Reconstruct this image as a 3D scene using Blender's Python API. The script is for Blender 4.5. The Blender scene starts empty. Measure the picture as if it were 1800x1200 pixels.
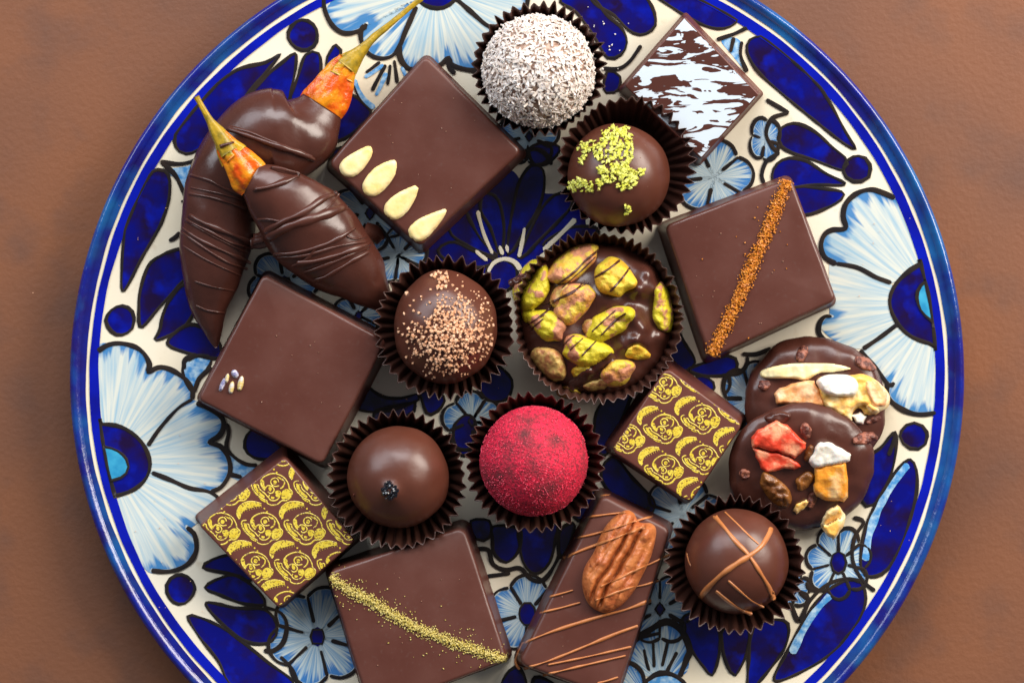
import bpy, math, random
import numpy as np
from mathutils import Vector, noise
from mathutils.bvhtree import BVHTree
from mathutils.geometry import delaunay_2d_cdt

random.seed(7)
PI = math.pi
S = 0.000175            # metres per working unit (a plate 27 cm wide is about 1550 units)
D = 5200.0              # camera height above the tabletop, in the same units
sc = bpy.context.scene
C = bpy.data.collections.new('Scene'); sc.collection.children.link(C)

# ------------------------------------------------------------------ camera, world, lamps
cam = bpy.data.cameras.new('camera'); co = bpy.data.objects.new('camera', cam); C.objects.link(co)
co.location = (0, 0, D * S); co.rotation_euler = (0, 0, 0)
cam.sensor_width = 36; cam.lens = 36 * D / 1800; cam.clip_start = 0.01; cam.clip_end = 50
cam.dof.use_dof = True; cam.dof.focus_distance = (D - 110) * S; cam.dof.aperture_fstop = 9.0
sc.camera = co
w = bpy.data.worlds.new('World'); sc.world = w; w.use_nodes = True
bg = w.node_tree.nodes['Background']; bg.inputs[0].default_value = (0.86, 0.92, 1.0, 1); bg.inputs[1].default_value = 0.12

def area(name, loc, target, size, power, col):
    l = bpy.data.lights.new(name, 'AREA'); l.shape = 'RECTANGLE'; l.size, l.size_y = size
    l.energy = power; l.color = col
    o = bpy.data.objects.new(name, l); C.objects.link(o); o.location = loc
    o.rotation_euler = (Vector(target) - Vector(loc)).to_track_quat('-Z', 'Y').to_euler()
    return o
area('window_light_right', (0.66, 0.42, 0.50), (0.03, 0, 0), (0.6, 0.45), 12.5, (1.0, 0.92, 0.82))
area('window_light_left', (-0.70, 0.62, 0.60), (0, 0, 0), (0.7, 0.45), 6.0, (0.84, 0.92, 1.0))
area('window_light_top', (0.0, 0.95, 0.80), (0, 0, 0), (0.9, 0.5), 12.5, (0.98, 0.98, 1.0))
sc.view_settings.view_transform = 'Standard'; sc.view_settings.look = 'None'
sc.view_settings.exposure = 0.18; sc.view_settings.gamma = 1.0

# ------------------------------------------------------------------ helpers
def P(x, y, z):
    k = 1 - z / D
    return ((x - 900) * k, (600 - y) * k, z)

def tag(o, label=None, cat=None, group=None, kind=None):
    if label: o['label'] = label
    if cat: o['category'] = cat
    if group: o['group'] = group
    if kind: o['kind'] = kind
    return o

class Root:
    def __init__(s, name, loc, label, cat, group=None):
        s.loc = loc; s.o = bpy.data.objects.new(name, None); C.objects.link(s.o)
        s.o.location = tuple(c * S for c in loc); s.o.empty_display_size = 0.01
        tag(s.o, label, cat, group)

class Part:
    def __init__(s, o, loc): s.o = o; s.loc = loc

class MB:
    def __init__(s): s.v = []; s.f = []; s.m = []; s.a = {}
    def add(s, vs, fs, mi=0, **attrs):
        n = len(s.v); s.v += [tuple(v) for v in vs]
        s.f += [tuple(i + n for i in f) for f in fs]; s.m += [mi] * len(fs)
        for k in set(s.a) | set(attrs):
            l = s.a.setdefault(k, [(0, 0, 0)] * n)
            l += list(attrs.get(k, [(0, 0, 0)] * len(vs)))
        return s
    def bvh(s): return BVHTree.FromPolygons([Vector(v) for v in s.v], s.f)
    def build(s, name, mats, parent=None, smooth=True, **tags):
        if not isinstance(mats, (list, tuple)): mats = [mats]
        ox, oy, oz = parent.loc if parent else (0, 0, 0)
        me = bpy.data.meshes.new(name)
        me.from_pydata([((x - ox) * S, (y - oy) * S, (z - oz) * S) for x, y, z in s.v], [], s.f)
        for m in mats: me.materials.append(m)
        me.polygons.foreach_set('material_index', s.m)
        me.polygons.foreach_set('use_smooth', [smooth] * len(s.f))
        for k, l in s.a.items():
            at = me.attributes.new(k, 'FLOAT_VECTOR', 'POINT'); at.data.foreach_set('vector', [c for t in l for c in t])
        me.update()
        o = bpy.data.objects.new(name, me); C.objects.link(o)
        if parent: o.parent = parent.o
        tag(o, **tags)
        return Part(o, parent.loc if parent else (0, 0, 0))

def mat(name, c1, c2=None, scale=4.0, lo=.35, hi=.65, rough=.4, bump=0.0, bscale=8.0, bdetail=3, coat=0.0, spec=.5, sss=0.0,
        metal=0.0, detail=4, c3=None, scale3=30, lo3=.55, hi3=.7, stretch=None, rvar=0.0, sheen=0.0):
    m = bpy.data.materials.new(name); m.use_nodes = True
    nt = m.node_tree; N = nt.nodes; L = nt.links; b = N['Principled BSDF']
    tc = N.new('ShaderNodeTexCoord'); mp = N.new('ShaderNodeMapping'); L.new(tc.outputs['Object'], mp.inputs[0])
    k = 1 / (100 * S); mp.inputs['Scale'].default_value = tuple(k * q for q in (stretch or (1, 1, 1)))
    b.inputs['Base Color'].default_value = (*c1, 1)
    def nz(sc_, lo_, hi_, det=4):
        n = N.new('ShaderNodeTexNoise'); n.inputs['Scale'].default_value = sc_; n.inputs['Detail'].default_value = det
        L.new(mp.outputs[0], n.inputs[0])
        r = N.new('ShaderNodeMapRange'); r.inputs[1].default_value = lo_; r.inputs[2].default_value = hi_
        L.new(n.outputs[0], r.inputs[0]); return r.outputs[0]
    last = None
    if c2:
        mx = N.new('ShaderNodeMix'); mx.data_type = 'RGBA'; mx.inputs[6].default_value = (*c1, 1); mx.inputs[7].default_value = (*c2, 1)
        f = nz(scale, lo, hi, detail); L.new(f, mx.inputs[0]); last = mx.outputs[2]
        if rvar:
            rr = N.new('ShaderNodeMapRange'); rr.inputs[3].default_value = rough; rr.inputs[4].default_value = rough + rvar
            L.new(f, rr.inputs[0]); L.new(rr.outputs[0], b.inputs['Roughness'])
    if c3:
        mx = N.new('ShaderNodeMix'); mx.data_type = 'RGBA'; mx.inputs[7].default_value = (*c3, 1)
        if last: L.new(last, mx.inputs[6])
        else: mx.inputs[6].default_value = (*c1, 1)
        L.new(nz(scale3, lo3, hi3, 3), mx.inputs[0]); last = mx.outputs[2]
    if last: L.new(last, b.inputs['Base Color'])
    if not rvar: b.inputs['Roughness'].default_value = rough
    b.inputs['Specular IOR Level'].default_value = spec; b.inputs['Coat Weight'].default_value = coat
    b.inputs['Coat Roughness'].default_value = .06; b.inputs['Metallic'].default_value = metal
    if sss:
        b.inputs['Subsurface Weight'].default_value = sss; b.inputs['Subsurface Scale'].default_value = 8 * S
        b.inputs['Subsurface Radius'].default_value = (1, .5, .3)
    if sheen: b.inputs['Sheen Weight'].default_value = sheen
    if bump:
        n = N.new('ShaderNodeTexNoise'); n.inputs['Scale'].default_value = bscale; n.inputs['Detail'].default_value = bdetail
        L.new(mp.outputs[0], n.inputs[0])
        bp = N.new('ShaderNodeBump'); bp.inputs['Strength'].default_value = 1.0; bp.inputs['Distance'].default_value = bump * S
        L.new(n.outputs[0], bp.inputs['Height']); L.new(bp.outputs[0], b.inputs['Normal'])
    m['_'] = 0
    return m

def petal_mat(name, base, streak, edge, streak_amt=.5):
    """brush-painted petal: attribute st = (angle about the flower, radius, distance from the scalloped edge)"""
    m = bpy.data.materials.new(name); m.use_nodes = True
    nt = m.node_tree; N = nt.nodes; L = nt.links; b = N['Principled BSDF']
    at = N.new('ShaderNodeAttribute'); at.attribute_name = 'st'
    sp = N.new('ShaderNodeSeparateXYZ'); L.new(at.outputs['Vector'], sp.inputs[0])
    cb = N.new('ShaderNodeCombineXYZ'); L.new(sp.outputs[0], cb.inputs[0]); L.new(sp.outputs[1], cb.inputs[1])
    def streaks(sx, sy, lo, hi):
        mp = N.new('ShaderNodeMapping'); mp.inputs['Scale'].default_value = (sx, sy, 1); L.new(cb.outputs[0], mp.inputs[0])
        n = N.new('ShaderNodeTexNoise'); n.inputs['Scale'].default_value = 1; n.inputs['Detail'].default_value = 3
        L.new(mp.outputs[0], n.inputs[0])
        r = N.new('ShaderNodeMapRange'); r.inputs[1].default_value = lo; r.inputs[2].default_value = hi; L.new(n.outputs[0], r.inputs[0])
        return r.outputs[0]
    a = streaks(19, .7, .40, .66)
    mul = N.new('ShaderNodeMath'); mul.operation = 'MULTIPLY'; mul.inputs[1].default_value = streak_amt; L.new(a, mul.inputs[0])
    mx = N.new('ShaderNodeMix'); mx.data_type = 'RGBA'; mx.inputs[6].default_value = (*base, 1); mx.inputs[7].default_value = (*streak, 1)
    L.new(mul.outputs[0], mx.inputs[0])
    # blue wash near the scallops, ragged inwards along the brush
    e = streaks(13, .5, .38, .66)
    th = N.new('ShaderNodeMath'); th.operation = 'MULTIPLY'; th.inputs[1].default_value = .30; L.new(e, th.inputs[0])
    df = N.new('ShaderNodeMath'); df.operation = 'SUBTRACT'; L.new(th.outputs[0], df.inputs[0]); L.new(sp.outputs[2], df.inputs[1])
    rg = N.new('ShaderNodeMapRange'); rg.inputs[1].default_value = -.06; rg.inputs[2].default_value = .07; rg.inputs[4].default_value = .92; L.new(df.outputs[0], rg.inputs[0])
    mx2 = N.new('ShaderNodeMix'); mx2.data_type = 'RGBA'; mx2.inputs[7].default_value = (*edge, 1)
    L.new(mx.outputs[2], mx2.inputs[6]); L.new(rg.outputs[0], mx2.inputs[0])
    # a thin unpainted line just inside the black outline
    r2 = N.new('ShaderNodeMapRange'); r2.inputs[1].default_value = .045; r2.inputs[2].default_value = .03; L.new(sp.outputs[2], r2.inputs[0])
    mx3 = N.new('ShaderNodeMix'); mx3.data_type = 'RGBA'; mx3.inputs[7].default_value = (*base, 1)
    L.new(mx2.outputs[2], mx3.inputs[6]); L.new(r2.outputs[0], mx3.inputs[0])
    L.new(mx3.outputs[2], b.inputs['Base Color'])
    b.inputs['Roughness'].default_value = .16; b.inputs['Coat Weight'].default_value = .4
    return m

M = {}
M['table'] = mat('brown_tabletop', (.135, .057, .033), (.200, .074, .032), scale=.22, lo=.36, hi=.64, detail=2, rough=.55, bump=.9, bscale=10, bdetail=5, c3=(.105, .052, .037), scale3=.8, lo3=.5, hi3=.85, spec=.3)
M['cream'] = mat('cream_glaze', (.76, .70, .57), (.72, .63, .47), scale=.5, rough=.2, coat=.2, bump=.2, bscale=3, c3=(.60, .50, .36), scale3=3, lo3=.62, hi3=.85)
M['blue'] = mat('cobalt_glaze', (.002, .003, .150), (.010, .003, .034), scale=2.0, lo=.40, hi=.66, rough=.18, spec=.4, bump=.12, bscale=4, c3=(.002, .008, .30), scale3=2.4, lo3=.54, hi3=.74, stretch=(1, 1, 1))
M['band'] = mat('cobalt_band_glaze', (.002, .008, .34), (.003, .004, .17), scale=1.4, lo=.4, hi=.75, rough=.2, spec=.35, bump=.12, bscale=4)
M['rim'] = mat('deep_blue_rim_glaze', (.005, .012, .20), (.012, .006, .11), scale=2.4, lo=.4, hi=.7, rough=.2, coat=.25, bump=.7, bscale=9, c3=(.010, .11, .30), scale3=.9, lo3=.46, hi3=.72)  # teal noise in the colour stands in for reflections on the lip
M['black'] = mat('black_outline_glaze', (.010, .008, .009), (.022, .014, .010), scale=3, rough=.45, spec=.25)
M['teal'] = mat('teal_glaze', (.02, .22, .42), (.05, .36, .55), scale=4, rough=.12, coat=.5)
M['sky'] = mat('pale_blue_brushed_glaze', (.06, .25, .55), (.45, .62, .72), scale=9, lo=.4, hi=.7, rough=.14, coat=.4)
M['petal'] = petal_mat('white_petal_glaze', (.58, .60, .54), (.22, .40, .54), (.025, .17, .42), .80)
M['small_petal'] = petal_mat('blue_white_petal_glaze', (.55, .62, .60), (.07, .27, .52), (.02, .16, .46), .8)

M['choc'] = mat('dark_chocolate', (.080, .0240, .0165), (.096, .0300, .0205), scale=.9, rough=.30, rvar=.16, bump=1.0, bscale=1.3, c3=(.095, .040, .031), scale3=14, lo3=.6, hi3=.85)
M['choc_ball'] = mat('truffle_chocolate', (.080, .023, .013), (.096, .028, .016), scale=1.5, rough=.32, rvar=.06, bump=.9, bscale=2.5, spec=.5)
M['choc_gloss'] = mat('glossy_dark_chocolate', (.058, .0175, .0115), (.072, .022, .0145), scale=1.5, rough=.24, rvar=.08, bump=1.4, bscale=2.2)
M['choc_dark'] = mat('string_chocolate', (.030, .0110, .0075), rough=.27)
M['choc_red'] = mat('red_brown_chocolate', (.095, .026, .017), (.110, .031, .020), scale=3, rough=.42)
M['paper'] = mat('brown_glassine_paper', (.048, .0185, .0135), (.064, .025, .018), scale=6, rough=.33, spec=.5)
M['caramel'] = mat('caramel_chocolate', (.40, .135, .040), (.48, .18, .06), scale=5, rough=.32)
M['almond'] = mat('blanched_almond', (.80, .58, .20), (.84, .70, .38), scale=4, rough=.45, bump=.6, bscale=14, sss=.15, c3=(.70, .40, .09), scale3=2, lo3=.58, hi3=.8)
M['gold'] = mat('yellow_gold_print', (.58, .42, .025), (.66, .52, .06), scale=14, rough=.4, c3=(.16, .08, .02), scale3=34, lo3=.55, hi3=.62)
M['coconut'] = mat('coconut_flake', (.84, .78, .74), (.70, .58, .50), scale=12, rough=.6, sss=.1)
M['coco_base'] = mat('coconut_truffle_core', (.20, .10, .065), (.50, .38, .30), scale=14, lo=.4, hi=.7, rough=.7)
M['lime'] = mat('lime_zest', (.56, .56, .04), (.70, .69, .18), scale=12, rough=.5, sss=.1)
M['nib'] = mat('cocoa_crumb', (.66, .31, .15), (.80, .50, .32), scale=16, rough=.5)
M['spice'] = mat('orange_spice', (.44, .12, .008), (.62, .24, .02), scale=20, rough=.45)
M['dust'] = mat('gold_green_dust', (.50, .38, .06), (.66, .55, .20), scale=20, rough=.45)
M['speck'] = mat('pale_chocolate_speck', (.28, .14, .09), rough=.5)
M['sesame'] = mat('black_sugar_crystal', (.008, .010, .016), rough=.12, coat=.8)
M['rasp'] = mat('raspberry_powder', (.64, .005, .042), (.24, .004, .020), scale=24, lo=.45, hi=.60, rough=.75, bump=2.2, bscale=34, c3=(.12, .012, .017), scale3=2.2, lo3=.50, hi3=.72)
M['rasp_grain'] = mat('raspberry_grain', (.74, .012, .07), (.82, .12, .18), scale=22, rough=.5)
M['pist_green'] = mat('green_pistachio', (.50, .42, .010), (.62, .47, .02), scale=3, rough=.55, bump=3.5, bscale=12, bdetail=6, sss=.05, c3=(.42, .17, .09), scale3=3.0, lo3=.52, hi3=.57)
M['pist_pink'] = mat('pink_skinned_pistachio', (.58, .40, .04), (.50, .20, .10), scale=4.5, lo=.46, hi=.54, rough=.55, bump=3.5, bscale=14, bdetail=6, sss=.08, c3=(.66, .30, .03), scale3=4, lo3=.5, hi3=.72)
M['pist_orange'] = mat('orange_pistachio', (.60, .33, .02), (.62, .46, .03), scale=5, lo=.45, hi=.55, rough=.55, bump=3.5, bscale=13, bdetail=6, sss=.08)
M['pist_brown'] = mat('toasted_pistachio', (.36, .14, .05), (.55, .36, .10), scale=6, lo=.42, hi=.58, rough=.5, bump=3, bscale=10)
M['pecan'] = mat('pecan_flesh', (.38, .095, .026), (.52, .17, .048), scale=4, lo=.35, hi=.65, rough=.42, bump=2.4, bscale=11, c3=(.20, .040, .012), scale3=7, lo3=.56, hi3=.72)
M['fruit_red'] = mat('red_candied_fruit', (.66, .055, .022), (.80, .33, .18), scale=3.2, lo=.46, hi=.62, rough=.38, bump=2, bscale=11, bdetail=4, sss=.45)
M['fruit_orange'] = mat('orange_candied_fruit', (.80, .32, .03), (.84, .54, .24), scale=3.2, lo=.46, hi=.64, rough=.38, bump=2, bscale=11, bdetail=4, sss=.45)
M['fruit_tan'] = mat('tan_candied_fruit', (.72, .31, .11), (.80, .50, .28), scale=3.5, lo=.45, hi=.62, rough=.4, bump=2, bscale=11, bdetail=4, sss=.25)
M['fruit_gold'] = mat('golden_candied_fruit', (.80, .44, .09), (.86, .68, .38), scale=3, lo=.42, hi=.60, rough=.4, bump=2, bscale=11, bdetail=4, sss=.25)
M['fruit_white'] = mat('white_candied_fruit', (.82, .76, .64), (.84, .80, .74), scale=4, rough=.4, bump=1.4, bscale=8, sss=.3)
M['slice'] = mat('pale_nut_slice', (.80, .70, .42), (.78, .62, .28), scale=3, rough=.42, bump=1, bscale=7, sss=.2)
M['raisin'] = mat('golden_raisin', (.13, .042, .010), (.25, .09, .016), scale=5, lo=.4, hi=.62, rough=.32, bump=4, bscale=9, bdetail=6)
M['cacao'] = mat('red_brown_cacao_nib', (.09, .022, .014), (.30, .10, .06), scale=9, lo=.46, hi=.60, rough=.45, bump=5, bscale=14, bdetail=6)
M['pepper'] = mat('orange_dried_chilli', (.62, .085, .003), (.70, .24, .008), scale=4, lo=.42, hi=.6, rough=.26, bump=3.5, bscale=7, bdetail=5, c3=(.55, .04, .003), scale3=3, lo3=.55, hi3=.7)
M['stem'] = mat('dry_chilli_stem', (.42, .26, .012), (.24, .17, .015), scale=7, lo=.42, hi=.62, rough=.4, bump=1.5, bscale=10)
M['neck'] = mat('yellow_green_chilli_neck', (.56, .28, .008), (.34, .24, .012), scale=5, lo=.42, hi=.6, rough=.3, bump=3, bscale=9, c3=(.62, .16, .005), scale3=4, lo3=.5, hi3=.62)
M['lav1'] = mat('lavender_bud_violet', (.20, .19, .34), (.60, .58, .62), scale=16, lo=.45, hi=.58, rough=.6)
M['lav2'] = mat('lavender_bud_straw', (.62, .46, .16), (.60, .55, .52), scale=10, lo=.45, hi=.6, rough=.6)

def cat(pts, closed=False, step=4.0):
    """Catmull-Rom through the points, about one sample every `step`"""
    n = len(pts); out = []
    rng = range(n) if closed else range(n - 1)
    for i in rng:
        p = [pts[(i + j) % n] if closed else pts[min(max(i + j, 0), n - 1)] for j in (-1, 0, 1, 2)]
        p = [np.array(q, float) for q in p]
        k = max(1, int(np.linalg.norm(p[2][:2] - p[1][:2]) / step))
        for j in range(k):
            t = j / k
            out.append(.5 * ((2 * p[1]) + (p[2] - p[0]) * t + (2 * p[0] - 5 * p[1] + 4 * p[2] - p[3]) * t * t + (3 * p[1] - p[0] - 3 * p[2] + p[3]) * t ** 3))
    if not closed: out.append(np.array(pts[-1], float))
    return out

def inside(poly, pts):
    poly = np.asarray(poly)[:, :2]; pts = np.asarray(pts); r = np.zeros(len(pts), bool)
    x, y = pts[:, 0], pts[:, 1]; j = len(poly) - 1
    for i in range(len(poly)):
        xi, yi = poly[i]; xj, yj = poly[j]
        if yi != yj:
            r ^= ((yi > y) != (yj > y)) & (x < (xj - xi) * (y - yi) / (yj - yi) + xi)
        j = i
    return r

def dist(line, pts, closed=False):
    a = np.asarray([q[:2] for q in line], float); pts = np.asarray(pts, float)
    b = np.roll(a, -1, 0) if closed else a[1:]
    if not closed: a = a[:-1]
    best = np.full(len(pts), 1e9)
    for p, q in zip(a, b):
        d = q - p; l = (d * d).sum()
        t = np.clip(((pts - p) @ d) / l, 0, 1) if l > 0 else np.zeros(len(pts))
        best = np.minimum(best, np.hypot(*(pts - p - t[:, None] * d).T))
    return best

def tess(poly, step):
    """triangulate a polygon with a regular grid of inner points"""
    poly = np.asarray([q[:2] for q in poly], float)
    keep = [0]
    for i in range(1, len(poly)):
        if np.hypot(*(poly[i] - poly[keep[-1]])) > .3: keep.append(i)
    poly = poly[keep]
    lo, hi = poly.min(0), poly.max(0)
    g = np.array([(x + (step / 2 if j % 2 else 0), y) for j, y in enumerate(np.arange(lo[1], hi[1], step * .87)) for x in np.arange(lo[0], hi[0] + step, step)])
    if len(g):
        g = g[inside(poly, g)]
        if len(g): g = g[dist(poly, g, True) > step * .4]
    n = len(poly)
    vs = [Vector(p) for p in poly] + [Vector(p) for p in g]
    r = delaunay_2d_cdt(vs, [], [list(range(n))], 1, 1e-4)
    return [tuple(v) for v in r[0]], [tuple(f) for f in r[2] if len(set(f)) == len(f)]

def up(vs, fs):
    """faces wound so that they look up"""
    out = []
    for f in fs:
        a, b, c = (vs[i] for i in f[:3])
        cr = (b[0] - a[0]) * (c[1] - a[1]) - (b[1] - a[1]) * (c[0] - a[0])
        out.append(f if cr > 0 else f[::-1])
    return out

def sheet(mb, poly, surf, off, mi=0, step=14, centre=None, edge=None):
    p, f = tess(poly, step)
    if not f: return
    vs = []
    for x, y in p:
        z = surf(x, y) + off; vs.append(P(x, y, z))
    kw = {}
    if centre:
        pa = np.array(p); e = dist(edge, pa) / 100 if edge is not None else np.full(len(pa), 1.0)
        kw['st'] = [(math.atan2(-(y - centre[1]), (x - centre[0]) if centre[2] > 0 else -(x - centre[0])), math.hypot(x - centre[0], y - centre[1]) / 100, ee) for (x, y), ee in zip(p, e)]
    mb.add(vs, up(vs, f), mi, **kw)

def ribbon(mb, pts, w, surf, off=0.0, thick=.5, mi=0, taper=(.6, .6), closed=False, step=4, smooth=True, sink=0.0, wob=.12, clip=None, seed=0, prof=((-1, 0), (-.6, .8), (0, 1), (.6, .8), (1, 0))):
    c = cat(pts, closed, step) if smooth else [np.array(p, float) for p in pts]
    n = len(c); rows = []; lastz = None
    for i, p in enumerate(c):
        if closed: t = c[(i + 1) % n] - c[i - 1]
        else: t = c[min(i + 1, n - 1)] - c[max(i - 1, 0)]
        t = t[:2]; l = math.hypot(*t) or 1; nx, ny = -t[1] / l, t[0] / l
        ww = w / 2 * (1 + wob * noise.noise((p[0] * .035 + seed, p[1] * .035, seed * 3.1)) * 2)
        if len(p) > 2: ww *= p[2]
        if not closed:
            s = i * step; e = (n - 1 - i) * step
            for d_, tp in ((s, taper[0]), (e, taper[1])):
                q = min(1, (d_ + .01) / (w * .5)) ; ww *= tp + (1 - tp) * math.sqrt(q * (2 - q))
        row = []
        for a, h in prof:
            x, y = p[0] + nx * a * ww, p[1] + ny * a * ww
            z = surf(x, y)
            if z is None: z = lastz if lastz is not None else 0
            lastz = z
            row.append((x, y, z + off + (h * thick if h > 0 else -sink)))
        rows.append(row)
    k = len(prof); vs = [P(*q) for r in rows for q in r]; fs = []
    ok = None
    if clip is not None: ok = inside(clip, [q[:2] for r in rows for q in r])
    for i in range(n if closed else n - 1):
        j = (i + 1) % n
        for a in range(k - 1):
            f = (i * k + a, i * k + a + 1, j * k + a + 1, j * k + a)
            if ok is None or all(ok[q] for q in f): fs.append(f)
    mb.add(vs, up(vs, fs), mi)

def surf_of(bvh, default=None):
    def f(x, y):
        z = 90.0
        for _ in range(3):
            X, Y, _z = P(x, y, z)
            h = bvh.ray_cast(Vector((X, Y, 1500)), Vector((0, 0, -1)))[0]
            if h is None: return default
            z = h.z
        return z
    return f

def fbm(x, y, z=0.0, s=1.0): return noise.fractal((x * s, y * s, z * s), 1.0, 2.0, 3)

# ------------------------------------------------------------------ the tabletop
mb = MB(); G = 24
mb.add([(-9000 + 18000 * i / G, -9000 + 18000 * j / G, 0) for j in range(G + 1) for i in range(G + 1)],
       [(j * (G + 1) + i, j * (G + 1) + i + 1, (j + 1) * (G + 1) + i + 1, (j + 1) * (G + 1) + i) for j in range(G) for i in range(G)])
mb.build('tabletop', M['table'], None, kind='structure')

# ------------------------------------------------------------------ the plate
PC = (9 * .989, -63 * .989)          # centre in world units
RS = .9875                           # picture radius -> world radius at rim height
PX, PY = 909.0, 663.0
def pz(r):
    """height of the eating surface at radius r"""
    r = min(r, 770)
    return 30 + (0 if r < 300 else 34 * ((r - 300) / 430) ** 1.7)
def plate_s(x, y):
    z = 40.0
    for _ in range(3):
        X, Y, _z = P(x, y, z); z = pz(math.hypot(X - PC[0], Y - PC[1]))
    return z
plate = Root('talavera_plate', (PC[0], PC[1], 0), 'round hand-painted ceramic plate with cobalt blue rim, white flowers and blue teardrops', 'plate')

def lathe(prof, n=360, wob=0):
    mb = MB(); vs = []
    for i in range(n):
        a = 2 * PI * i / n
        for r, z in prof:
            vs.append((PC[0] + r * math.cos(a) * (1 + wob * noise.noise((math.cos(a) * 1.3, math.sin(a) * 1.3, 2))), PC[1] + r * math.sin(a) * (1 + wob * noise.noise((math.cos(a) * 1.3, math.sin(a) * 1.3, 2))), z))
    k = len(prof)
    mb.add(vs, [(i * k + j, i * k + j + 1, ((i + 1) % n) * k + j + 1, ((i + 1) % n) * k + j) for i in range(n) for j in range(k - 1)])
    return mb
top = [(0.01, pz(0))] + [(r, pz(r)) for r in range(60, 756, 20)] + [(757, pz(757))]
under = [(757, 56), (700, 44), (500, 26), (430, 20), (424, 0), (400, 0), (394, 14), (0.01, 14)]
mb = lathe([(757.01, pz(757))][:0] + top[::-1]); mb2 = lathe(under)
body = mb; body.add(mb2.v, mb2.f); body.f = [f[::-1] for f in body.f[:0]] + body.f
body.build('plate_body', M['cream'], plate)
zr = pz(757)
rimp = [(755, 55), (766, 57), (772, 61), (775.5, 67), (775, 73), (771, 78), (765.5, 80), (760, zr + 2.2), (752, zr - 1.2)]
lathe(rimp, 480, .0012).build('rolled_rim', M['rim'], plate)

def band(name, r0, r1, off, m, amp=2.0, seed=0):
    mb = MB(); n = 720; vs = []; K = 5
    for i in range(n):
        a = 2 * PI * i / n; c, s = math.cos(a), math.sin(a)
        w0 = amp * (noise.noise((c * 3, s * 3, seed)) + .5 * noise.noise((c * 14, s * 14, seed)))
        w1 = amp * (noise.noise((c * 3, s * 3, seed + 9)) + .5 * noise.noise((c * 14, s * 14, seed + 9)))
        for j in range(K):
            r = (r0 + w0) + (r1 + w1 - r0 - w0) * j / (K - 1); r = r * RS
            vs.append((PC[0] + r * c, PC[1] + r * s, pz(r) + off))
    mb.add(vs, [(i * K + j, i * K + j + 1, ((i + 1) % n) * K + j + 1, ((i + 1) % n) * K + j) for i in range(n) for j in range(K - 1)])
    mb.build(name, m, plate)
band('blue_rim_band', 735.5, 751.5, 1.6, M['band'], 2.2, 1)
band('dark_rim_band', 757.5, 769.0, 1.4, M['rim'], 2.4, 4)

def clipR(pts, R=737):
    out = []
    for p in pts:
        dx, dy = p[0] - PX, p[1] - PY; r = math.hypot(dx, dy)
        if r > R: out.append((PX + dx * R / r, PY + dy * R / r))
        else: out.append((p[0], p[1]))
    return out

nseed = [0]
def blob(name, pts, m='blue', ow=6.0, off=1.0, extra=None, parent=None):
    """a painted motif: glaze fill with a black brush outline"""
    nseed[0] += 1
    c = clipR(cat(pts, True, 5)); mb = MB()
    sheet(mb, c, plate_s, off, 0, 14)
    if ow: ribbon(mb, c[::2], ow, plate_s, off + .5, .5, 1, closed=True, smooth=False, wob=.3, seed=nseed[0], prof=((-1, 0), (0, 1), (1, 0)))
    return mb.build(name, [M[m], M['black']], parent or plate)
def line(pts, wd=7.5, name='brush_line', m='black', off=1.9, taper=(.5, .5), parent=None, wob=.25):
    nseed[0] += 1
    mb = MB(); ribbon(mb, pts, wd, plate_s, off, .5, 0, taper=taper, wob=wob, seed=nseed[0], prof=((-1, 0), (0, 1), (1, 0)))
    return mb.build(name, M[m], parent or plate)
def dot(x, y, r, m='blue', ow=6, squash=1.0):
    blob('painted_dot', [(x + r * (1 + .05 * math.sin(3 * a + x)) * math.cos(a), y + r * squash * (1 + .05 * math.sin(2 * a + y)) * math.sin(a)) for a in [2 * PI * i / 10 for i in range(10)]], m, ow)
def petal(pts, centre, edge, m='petal', off=.7, outline=8.0, step=7, parent=None):
    c = clipR(cat(pts, True, 5)); mb = MB(); e = cat(edge, False, 5)
    sheet(mb, c, plate_s, off, 0, step, centre, clipR(e))
    if outline: ribbon(mb, edge, outline, plate_s, 1.9, .5, 1, wob=.25, seed=nseed[0], prof=((-1, 0), (0, 1), (1, 0)))
    nseed[0] += 1
    return mb.build('petal', [M[m], M['black']], parent or plate)
def grp(name):
    o = bpy.data.objects.new(name, None); C.objects.link(o); o.parent = plate.o; o.empty_display_size = .01
    return Part(o, plate.loc)

# left flower
fl = grp('painted_flower'); c = (190, 812, 1)
petal([(160, 618), (210, 604), (250, 613), (262, 652), (300, 650), (338, 683), (336, 702), (313, 717), (283, 750), (258, 783), (240, 765), (200, 745), (160, 745)], c,
      [(172, 617), (190, 606), (212, 603), (237, 609), (253, 621), (263, 640), (261, 653), (280, 645), (302, 650), (327, 667), (338, 685), (338, 701)], parent=fl)
petal([(338, 703), (372, 718), (392, 735), (393, 752), (384, 766), (368, 778), (390, 785), (401, 805), (403, 830), (388, 857), (367, 863), (333, 857), (300, 843), (264, 830), (266, 810), (256, 786), (283, 752), (313, 719)], c,
      [(345, 708), (372, 720), (390, 734), (393, 750), (385, 766), (367, 777), (386, 783), (399, 799), (405, 820), (401, 838), (388, 856), (370, 864)], parent=fl)
petal([(264, 832), (300, 845), (333, 859), (367, 866), (381, 872), (350, 915), (335, 930), (344, 945), (344, 967), (332, 987), (312, 1000), (285, 1004), (255, 1000), (215, 925), (205, 880), (230, 868), (250, 850)], c,
      [(328, 926), (340, 936), (345, 952), (344, 970), (333, 988), (313, 1000), (290, 1004), (266, 1002)], parent=fl)
for l in ([(338, 701), (313, 717), (283, 750), (260, 783)], [(267, 830), (300, 843), (333, 857), (366, 863), (384, 874)]): line(l, 7, parent=fl)
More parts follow.
